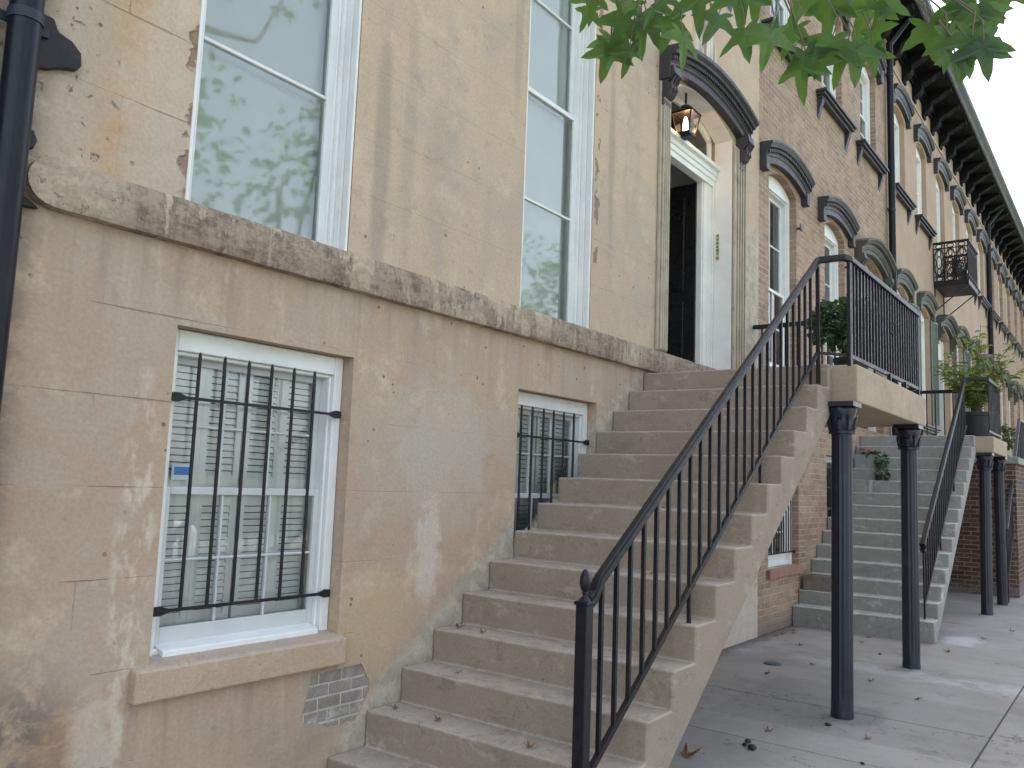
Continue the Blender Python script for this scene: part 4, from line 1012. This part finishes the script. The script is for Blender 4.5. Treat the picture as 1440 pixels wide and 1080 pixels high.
# planters on the second stair
def planter(x0, x1, y0, y1, z, h, mat, label, plant=None):
    t = thing('planter_box', ((x0 + x1) / 2, (y0 + y1) / 2, z), label, 'planter', 'planters on the second stair'); w = .025
    b = MB(); b.box(x0, x1, y0, y0 + w, z, z + h); b.box(x0, x1, y1 - w, y1, z, z + h); b.box(x0, x0 + w, y0 + w, y1 - w, z, z + h); b.box(x1 - w, x1, y0 + w, y1 - w, z, z + h); b.box(x0 + w, x1 - w, y0 + w, y1 - w, z + .003, z + h * .8)
    build('box', b, M[mat], t, bevel=.006)
    b = MB(); b.box(x0 + w, x1 - w, y0 + w, y1 - w, z + h * .8 + .001, z + h * .86); build('soil', b, M['soil'], t)
    if plant:
        b = MB(); leaf_cloud(b, plant, 420, .055, 5, .5, droop=.9); build('foliage', b, M['leaf_bush'], t)
    return t
zt2 = lambda k: .232 + rs2 * (k - 1)
xk = lambda k: 7.46 + rn2 * (k - 1)
planter(xk(2) + .03, xk(3) - .012, -.40, -.05, zt2(2), .185, 'planter', 'low brown planter box on the bottom treads of the grey stair')
planter(xk(9) + .03, xk(10) - .012, -.42, -.08, zt2(9), .17, 'planter_grey', 'pale empty planter box half way up the grey stair')
planter(xk(11) + .03, xk(12) - .012, -.45, -.10, zt2(11), .20, 'planter_grey', 'upper planter box with a dark vine trailing down the grey stair', [(xk(11) + .12, -.30, zt2(11) + .22, .10, .5), (xk(11) + .02, -.47, zt2(11) + .12, .09, 1.2), (xk(10) + .08, -.52, zt2(10) + .10, .09, 1.3)])
t = thing('flower_pot', (xk(12) + .12, -.17, zt2(12)), 'small pale flower pot with a red-brown rim above the trailing planter', 'flower pot')
b = MB(); b.lathe([(.05, zt2(12)), (.068, zt2(12) + .10)], xk(12) + .12, -.17, 18); build('pot', b, M['terracotta'], t, smooth=40)
b = MB(); b.lathe([(.074, zt2(12) + .1005), (.076, zt2(12) + .13), (.06, zt2(12) + .131)], xk(12) + .12, -.17, 18); build('rim', b, M['tinted'], t, smooth=40)
# dark shrub past the third stoop
T = thing('potted_shrub', (14.6, -1.3, 2.30), 'dark leafy shrub in a pot on top of the brick stoop, far right', 'potted plant')
build('pot', pot_mesh(14.6, -1.3, 2.302, .16, .24), M['pot'], T, smooth=40); b = MB(); leaf_cloud(b, [(14.6, -1.3, 2.75, .32, .8), (14.4, -1.2, 2.62, .22, .8), (14.85, -1.4, 2.7, .25, .9)], 500, .09, 21, .5); build('foliage', b, M['leaf_bush'], T)
# ------------------------------------------------------------------ ground
mb = MB(); mb.box(-400, 400, -400, 400, -.6, -.19); g_ = struct(build('park_ground', mb, M['grass']))
mb = MB(); mb.box(-60, 80, -11.2, -4.62, -.185, -.13); struct(build('road', mb, M['road']))
mb = MB(); mb.box(-60, 80, -4.62, -4.45, -.184, -.004); struct(build('kerb', mb, M['kerb'], bevel=.02))
mb = MB(); mb.box(-60, 80, -11.4, -11.21, -.184, -.004); mb.box(-60, 80, -13.4, -11.41, -.184, -.01); struct(build('park_path', mb, M['kerb']))
# pavement of separate slabs, a dark joint between them
mb = MB(); mb.box(-60, 80, -4.44, -.0, -.185, -.012); struct(build('pavement_bed', mb, M['debris']))
mb = MB(); j = .006
rows = [(-4.435, -2.53, [-4.6, -2.9, -1.0, .9, 2.4, 3.92, 5.5, 7.1, 9.0, 10.8, 12.6]), (-2.53, -.001, [-4.6, -3.1, -1.6, -.1, 1.3, 2.64, 3.82, 5.86, 8.6, 10.5, 12.2, 14.5])]
for y0, y1, xs in rows:
    xs = [-60] + xs + [xs[-1] + 1.9 * i for i in range(1, 30)] + [80]
    for a, c in zip(xs, xs[1:]):
        if c - a > .01: mb.box(a + j, c - j, y0 + j, y1 - j if y1 < -.1 else y1, -.05, mnoise.noise((a * 3.1, y0, 0)) * .002)
struct(build('pavement', mb, M['sidewalk'], bevel=.006, seg=2))

# ------------------------------------------------------------------ litter on the ground
def star_leaf(mb, P, t, n, L, droop=.12, rng=random):
    t = Vector(t).normalized(); n = Vector(n).normalized(); s = t.cross(n).normalized(); n = s.cross(t)
    P = Vector(P) - t * L * .42                              # the base of the blade
    out = []
    lobes = [(-128, .50), (-66, .86), (0, 1.0), (66, .86), (128, .50)]
    jl = [(a + rng.uniform(-5, 5), r * rng.uniform(.9, 1.06)) for a, r in lobes]
    for i, (a, r) in enumerate(jl):
        if i: pa, pr_ = jl[i - 1]; out.append(((a + pa) / 2, .36 * L + rng.uniform(-.02, .02) * L))
        wd = 18 if r > .6 else 20
        out += [(a - wd * 1.0, r * .52 * L), (a - wd * .50, r * .76 * L), (a, r * L), (a + wd * .50, r * .76 * L), (a + wd * 1.0, r * .52 * L)]
    out = [(-172, .07 * L)] + out + [(172, .07 * L)]
    cup = rng.uniform(-.05, .25); tw = rng.uniform(-.25, .25)
    def pt(a, r):
        a = R(a); x, y = r * math.sin(a), r * math.cos(a)
        h = -droop * (r / L) ** 2 * L * 1.4 + cup * abs(x) * .6 + tw * x * y / L
        return P + s * x + t * y + n * h
    c = pt(0, .12 * L); ring = [pt(*q) for q in out]; k = len(ring)
    mb.mesh([c] + ring, [(0, i, i + 1) for i in range(1, k)] + [(0, k, 1)])
    return P
rng = random.Random(4)
def on_stair(k, y): return Vector((rn * k + .08 + rng.uniform(0, .08), y, .148 + rs * (k - 1) + .006))
spots = [(Vector((x, y, .004)), s) for x, y, s in ((2.05, -1.2, .10), (4.6, -.75, .06), (5.3, -.9, .05), (6.2, -.5, .05), (6.9, -.95, .05), (6.6, -1.5, .045), (7.05, -1.75, .06), (7.3, -.9, .05), (8.3, -1.9, .06), (5.0, -1.5, .05), (4.6, -1.95, .05), (9.6, -1.2, .06), (10.3, -1.0, .06), (9.2, -2.1, .05), (3.2, -1.9, .04), (2.9, -1.35, .05), (6.75, -.15, .07), (6.9, -.2, .06), (6.6, -.1, .06), (7.1, -.12, .06))]
spots += [(on_stair(k, y), s) for k, y, s in ((2, -.42, .045), (2, -1.02, .04), (4, -.12, .05), (4, -.3, .035), (3, -.35, .03), (2, -.1, .035), (6, -1.1, .03), (8, -.9, .03))]
for p, s in spots:
    b = MB(); star_leaf(b, (0, 0, 0), (rng.uniform(-1, 1), rng.uniform(-1, 1), .02), (rng.uniform(-.25, .25), rng.uniform(-.25, .25), 1), s, -.35, rng)
    zmin = min(v[2] for v in b.v); b.v = [(v[0] + p.x, v[1] + p.y, v[2] - zmin + p.z) for v in b.v]
    o = build('fallen_leaf', b, M['dry'], loc=p); tag(o, 'small dry brown leaf fallen on the concrete', 'fallen leaf', 'fallen leaves on the pavement and stair')
for x, y, r in ((3.32, -1.62, .020), (2.55, -1.35, .022), (2.43, -1.42, .030), (2.47, -1.36, .018), (2.62, -2.02, .014), (6.35, -1.25, .016)):
    b = MB(); n = 10; b.lathe([(.001, .002), (r * .8, .003), (r, r * .4), (r * .7, r * .9), (.001, r * 1.05)], x, y, n, lambda th, z: 1 + .3 * math.sin(th * 3 + x * 9) * math.cos(th + y * 7))
    o = build('clod', b, M['debris'], loc=(x, y, 0), smooth=60); tag(o, 'small dark clod lying on the pavement', 'clod', 'dark clods on the pavement')
b = MB(); b.lathe([(.001, .006), (.045, .012), (.075, .010), (.082, .0035)], 5.06, -.62, 24); o = build('utility_cover', b, M['grate'], loc=(5.06, -.62, 0), smooth=50); tag(o, 'small round dark utility cover in the pavement left of the columns', 'utility cover')

# ------------------------------------------------------------------ street tree whose leaves hang into the top of the view
LEAVES=[(-0.839,-2.165,2.971,0.227,0.273,-0.935,-0.405,-0.846,-0.346,0.1),(-0.764,-2.093,2.995,0.09,0.674,-0.733,-0.957,-0.145,-0.251,0.078),(-0.842,-2.256,2.858,0.052,0.359,-0.932,-0.2,-0.911,-0.361,0.126),(-0.821,-2.221,2.835,-0.13,-0.047,-0.99,-0.781,-0.611,0.131,0.103),(-0.77,-2.285,2.873,-0.179,-0.028,-0.983,-0.978,-0.107,0.181,0.124),(-0.722,-2.305,2.917,0.002,-0.362,-0.932,-0.753,-0.614,0.237,0.105),(-0.821,-2.343,2.9,-0.482,0.219,-0.848,-0.854,0.098,0.511,0.104),(-0.816,-2.451,2.774,-0.081,-0.161,-0.984,-0.262,-0.949,0.176,0.109),(-0.773,-2.377,2.853,0.277,0.493,-0.825,-0.746,-0.43,-0.508,0.097),(-0.758,-2.471,2.899,0.604,0.028,-0.797,-0.496,-0.77,-0.402,0.123),(-0.685,-2.475,2.887,-0.315,0.265,-0.911,-0.702,-0.712,0.035,0.105),(-0.792,-2.614,2.749,-0.253,-0.146,-0.956,-0.966,0.097,0.241,0.116),(-0.755,-2.583,2.871,0.231,0.172,-0.958,-0.951,-0.166,-0.259,0.115),(-0.806,-2.676,2.708,-0.06,0.236,-0.97,-0.979,-0.204,0.011,0.106),(-0.747,-2.687,2.821,-0.296,-0.1,-0.95,0.253,-0.967,0.023,0.116),(-0.752,-2.713,2.741,0.128,0.537,-0.834,-0.984,0.173,-0.04,0.096),(-0.745,-2.741,2.636,0.147,0.126,-0.981,-0.969,0.215,-0.117,0.11),(-0.73,-2.767,2.668,0.727,-0.143,-0.672,-0.67,0.07,-0.739,0.1),(-0.748,-2.805,2.678,0.263,0.489,-0.832,-0.899,-0.19,-0.396,0.108),(-0.71,-2.825,2.66,0.114,0.464,-0.879,-0.989,0.141,-0.054,0.099),(-0.7,-2.8,2.802,0.28,0.367,-0.887,-0.932,0.325,-0.16,0.114),(-0.718,-2.874,2.656,0.004,-0.076,-0.997,-0.898,-0.439,0.03,0.103),(-0.67,-2.88,2.787,0.344,0.365,-0.865,-0.799,-0.371,-0.474,0.113),(-0.682,-2.911,2.715,-0.057,-0.251,-0.966,-0.852,0.516,-0.084,0.098),(-0.661,-2.899,2.67,0.608,0.09,-0.789,-0.79,0.167,-0.59,0.083),(-0.664,-2.922,2.792,0.006,0.236,-0.972,-0.955,-0.288,-0.076,0.094),(-0.696,-2.721,2.855,0.043,0.615,-0.787,-0.798,-0.453,-0.398,0.117),(-0.705,-2.604,2.903,0.383,0.303,-0.873,-0.921,0.195,-0.337,0.117),(-0.778,-2.36,2.947,-0.221,-0.099,-0.97,-0.563,-0.8,0.209,0.114),(-0.747,-2.222,2.985,-0.083,0.71,-0.7,-0.91,-0.341,-0.238,0.093),(-0.953,-3.086,2.533,0.601,-0.099,-0.793,-0.785,0.115,-0.609,0.093),(-0.982,-3.121,2.49,0.532,0.013,-0.847,-0.522,-0.782,-0.34,0.087),(-1.017,-3.16,2.458,0.24,0.238,-0.941,-0.934,-0.206,-0.291,0.093),(-0.997,-3.19,2.47,0.303,-0.904,-0.302,-0.953,-0.292,-0.082,0.087),(-1.007,-3.187,2.445,0.292,0.009,-0.957,-0.953,-0.087,-0.291,0.084),(-1.012,-3.138,2.441,-0.048,-0.115,-0.992,-0.756,-0.645,0.112,0.063),(-0.918,-3.133,2.589,0.25,0.306,-0.919,-0.686,-0.613,-0.391,0.084),(-0.95,-3.166,2.551,0.384,0.089,-0.919,-0.923,0.078,-0.378,0.079),(-0.948,-3.191,2.553,0.332,-0.292,-0.897,-0.852,-0.502,-0.152,0.075),(-0.906,-3.202,2.583,0.857,-0.395,-0.33,-0.499,-0.479,-0.722,0.068),(-0.881,-3.145,2.63,0.493,-0.431,-0.755,-0.812,0.083,-0.578,0.086),(-0.927,-3.114,2.601,-0.194,0.857,-0.477,-0.874,-0.372,-0.313,0.066),(-0.869,-3.209,2.621,0.148,0.229,-0.962,-0.803,-0.54,-0.252,0.075),(-0.877,-3.175,2.628,0.29,0.331,-0.898,-0.543,-0.715,-0.44,0.079),(-0.81,-2.201,2.798,0.332,0.418,-0.846,-0.707,-0.483,-0.516,0.116),(-0.784,-2.257,2.809,0.266,0.355,-0.896,-0.246,-0.874,-0.419,0.091)]
TR = thing('street_tree', (1.9, -4.15, 0), 'tree with star-shaped green leaves hanging before the arched door hood', 'tree')
b = MB(); b.tube([(1.9, -4.15, -.02), (1.86, -4.12, .4), (1.8, -4.1, 1.6), (1.7, -4.1, 3.0), (1.6, -4.05, 4.6), (1.7, -4.0, 6.5), (1.6, -4.1, 8.2)], [.21, .16, .14, .13, .10, .06, .02], 14); build('trunk', b, M['bark'], TR, smooth=60)
b = MB(); lf = MB(); rng = random.Random(12)
# the low bough reaching toward the house
bough = [Vector(q) for q in ((1.72, -4.1, 2.9), (1.1, -3.75, 3.35), (.3, -3.4, 3.50), (-.25, -3.15, 3.38), (-.55, -2.9, 3.2), (-.68, -2.6, 3.1), (-.85, -2.25, 3.08))]
b.tube(bough, [.05, .04, .03, .022, .015, .010, .006], 8)
def near_on(p):
    best = None
    for q0, q1 in zip(bough, bough[1:]):
        for t in (0, .25, .5, .75): 
            c = q0.lerp(q1, t); d = (c - p).length
            if best is None or d < best[0]: best = (d, c)
    return best[1]
for q in LEAVES:
    P, t, n, L = Vector(q[0:3]), Vector(q[3:6]), Vector(q[6:9]), q[9] * .95
    base = star_leaf(lf, P, t, n, L, .14, rng)
    a = near_on(base); m_ = base.lerp(a, .45) + Vector((0, 0, .05))
    b.tube([base, base - t.normalized() * L * .35 + Vector((0, 0, .015)), m_, a], [.0016, .0018, .0025, .004], 5)
build('branch', b, M['twig'], TR, smooth=60)
# the rest of the crown, above and behind the viewpoint
b2 = MB()
for i in range(16):
    a = i * 2.4; z = 6.2 + i * .13; r = rng.uniform(1.2, 2.3); e = Vector((1.7 + r * math.cos(a), -4.4 + r * .8 * math.sin(a) - .5, z + rng.uniform(1.6, 2.8)))
    b2.tube([(1.68, -4.08, z), (1.7 + r * .5 * math.cos(a), -4.4 + r * .4 * math.sin(a), z + .4), e], [.04, .025, .008], 6)
    for _ in range(110):
        p = e + rv(rng) * rng.uniform(.1, .95)
        if p.y > -3.3 + .1 * (p.x + 2.8) and p.z < 1.6 + .62 * (p.x + 3.8): continue
        if p.y > -2.4: continue
        star_leaf(lf, p, (rng.uniform(-1, 1), rng.uniform(-1, 1), -1), (rng.uniform(-.6, .6), rng.uniform(-.6, .6), 1), rng.uniform(.11, .17), .14, rng)
build('branch', b2, M['bark'], TR, smooth=60)
build('crown', lf, M['leaf'], TR)

# ------------------------------------------------------------------ trees of the park across the street (seen in the window panes) and down the street
def big_tree(x, y, h, r, label, seed, n=1800, L=.34, group='trees of the park across the street', zb=.42):
    rng = random.Random(seed); t = thing('park_tree', (x, y, -.19), label, 'tree', group)
    b = MB(); b.tube([(x, y, -.2), (x + .1, y, h * .2), (x + .2, y + .1, h * .45), (x, y, h * .75)], [.34, .25, .2, .07], 10)
    cs = []
    for i in range(13):
        a = i * 2.4 + seed; rr = r * rng.uniform(.25, .8); z = h * rng.uniform(zb, .9); k = 1 - .4 * abs(z / h - .62)
        c = (x + rr * k * math.cos(a), y + rr * k * math.sin(a), z); cs.append((*c, r * rng.uniform(.28, .46), .75))
        b.tube([(x + .1, y, h * .38), (x + rr * .5 * math.cos(a), y + rr * .5 * math.sin(a), (h * .38 + z) / 2 + .3), c], [.12, .08, .03], 6)
    build('trunk', b, M['bark'], t, smooth=60)
    lf = MB(); leaf_cloud(lf, cs, n, L, seed, .62, .2); build('crown', lf, M['leaf_far'], t)
for i, a in enumerate(((4.5, -15.5, 12.5, 4.6, 'broad park tree reflected in the leftmost parlour window'), (12.5, -17, 13.5, 4.6, 'tall park tree across the street, second along'), (24.5, -19, 10.5, 4.2, 'park tree across the street, third along'), (-6, -18, 13, 5.0, 'park tree across the street behind the viewpoint'), (33, -18.5, 15, 5.2, 'park tree across the street, farthest along'))):
    big_tree(*a, 20 + i)
big_tree(40, -2.9, 21, 3.2, 'far street tree whose leaf tips show against the sky past the eaves', 41, 2600, .42, None, .3)

# ------------------------------------------------------------------ parked car seen reflected in the basement panes
def parked_car(x0, y0):
    t = thing('parked_car', (x0 + 2.25, y0 - .9, -.13), 'white estate car parked across the street, reflected in the barred window', 'car'); z = -.13; W = 1.78
    side = [(0, .45), (.02, .78), (.12, .92), (.55, 1.0), (1.35, 1.06), (3.9, 1.04), (4.42, 1.0), (4.5, .8), (4.5, .42), (4.3, .32), (.2, .32)]
    b = MB(); b.prism([(x0 + 4.5 - a, z + h) for a, h in side], 'y', y0, y0 - W); bd = build('body', b, M['carpaint'], t, bevel=.07, seg=4, smooth=50)
    top = [(1.25, 1.05), (2.0, 1.50), (2.4, 1.56), (3.6, 1.55), (4.25, 1.06)]
    b = MB(); b.prism([(x0 + 4.5 - a, z + h) for a, h in top], 'y', y0 - .12, y0 - W + .12); build('cabin', b, M['carpaint'], t, bevel=.06, seg=3, smooth=50)
    for yy in (y0 - .119, y0 - W + .119):
        for p in ([(1.55, 1.10), (2.08, 1.44), (2.65, 1.48), (2.65, 1.10)], [(2.72, 1.10), (2.72, 1.48), (3.5, 1.47), (3.95, 1.10)]):
            b = MB(); s = .004 if yy > y0 - .5 else -.004; b.prism([(x0 + 4.5 - a, z + h) for a, h in p], 'y', yy - s, yy + s * 1.5); build('side_window', b, M['carglass'], t)
    b = MB(); b.prism([(x0 + 4.5 - a, z + h) for a, h in ((1.33, 1.09), (1.97, 1.47), (1.96, 1.49), (1.31, 1.11))], 'y', y0 - .2, y0 - W + .2); build('windscreen', b, M['carglass'], t)
    for a in (.9, 3.6):
        for yy in (y0 + .01, y0 - W - .01):
            wx = x0 + 4.5 - a; s = -1 if yy > y0 - .5 else 1
            b = MB(); b.tube([(wx, yy, z + .32), (wx, yy + s * .2, z + .32)], .32, 28); w = build('wheel', b, M['tyre'], t, bevel=.03, smooth=40)
            b = MB(); b.tube([(wx, yy - s * .006, z + .32), (wx, yy + s * .05, z + .32)], .2, 20)
            for k in range(5): b.sq((wx, yy - s * .012, z + .32), (wx + .19 * math.cos(k * 1.257), yy - s * .012, z + .32 + .19 * math.sin(k * 1.257)), .04, .02)
            build('rim', b, M['rim'], w)
    for yy in (y0 - .18, y0 - W + .18):
        b = MB(); b.box(x0 + 4.44, x0 + 4.508, yy - .14, yy + .14, z + .66, z + .80); build('headlight', b, M['lens'], t, bevel=.02)
        b = MB(); b.box(x0 - .006, x0 + .05, yy - .1, yy + .1, z + .7, z + .92); build('tail_light', b, M['redlens'], t, bevel=.015)
parked_car(.1, -7.6)

# ------------------------------------------------------------------ light, sky, camera
w = bpy.data.worlds.new('World'); sc.world = w; w.use_nodes = True; nt = w.node_tree
bg = nt.nodes['Background']; sky = nt.nodes.new('ShaderNodeTexSky'); sky.sky_type = 'NISHITA'; sky.sun_disc = False
sd = Vector((.42, .50, .98)).normalized()
sky.sun_elevation = math.asin(sd.z); sky.sun_rotation = math.atan2(sd.x, sd.y); sky.air_density = 1.0; sky.dust_density = 2.5; sky.ozone_density = 1.
hs = nt.nodes.new('ShaderNodeHueSaturation'); hs.inputs['Saturation'].default_value = .55; nt.links.new(sky.outputs[0], hs.inputs['Color']); nt.links.new(hs.outputs[0], bg.inputs[0]); bg.inputs[1].default_value = SKY
L_ = bpy.data.lights.new('sun', 'SUN'); L_.energy = SUN; L_.angle = R(.53); L_.color = (1, .955, .88)
so = bpy.data.objects.new('sun', L_); COL.objects.link(so); so.rotation_euler = sd.to_track_quat('Z', 'Y').to_euler(); so.location = sd * 60
cd = bpy.data.cameras.new('camera'); cam = bpy.data.objects.new('camera', cd); COL.objects.link(cam); sc.camera = cam
cd.sensor_width = 36; cd.lens = 36 * 1175.457 / 1440; cd.clip_end = 2000; cd.clip_start = .05
r_ = Vector((.59694294, -.8014367, .03685571)); u_ = Vector((-.11470654, -.0397913, .99260217)); f_ = Vector((.79404127, .59675445, .11568317))
mw = Matrix(((r_.x, u_.x, -f_.x, -2.80038334), (r_.y, u_.y, -f_.y, -3.39815846), (r_.z, u_.z, -f_.z, 1.58479324), (0, 0, 0, 1)))
cam.matrix_world = mw
vs_ = sc.view_settings; sc.display_settings.display_device = 'sRGB'; vs_.view_transform = 'Standard'; vs_.look = 'None'; vs_.gamma = 1; vs_.exposure = EXPO
sc.cycles.max_bounces = 8; sc.cycles.transparent_max_bounces = 12
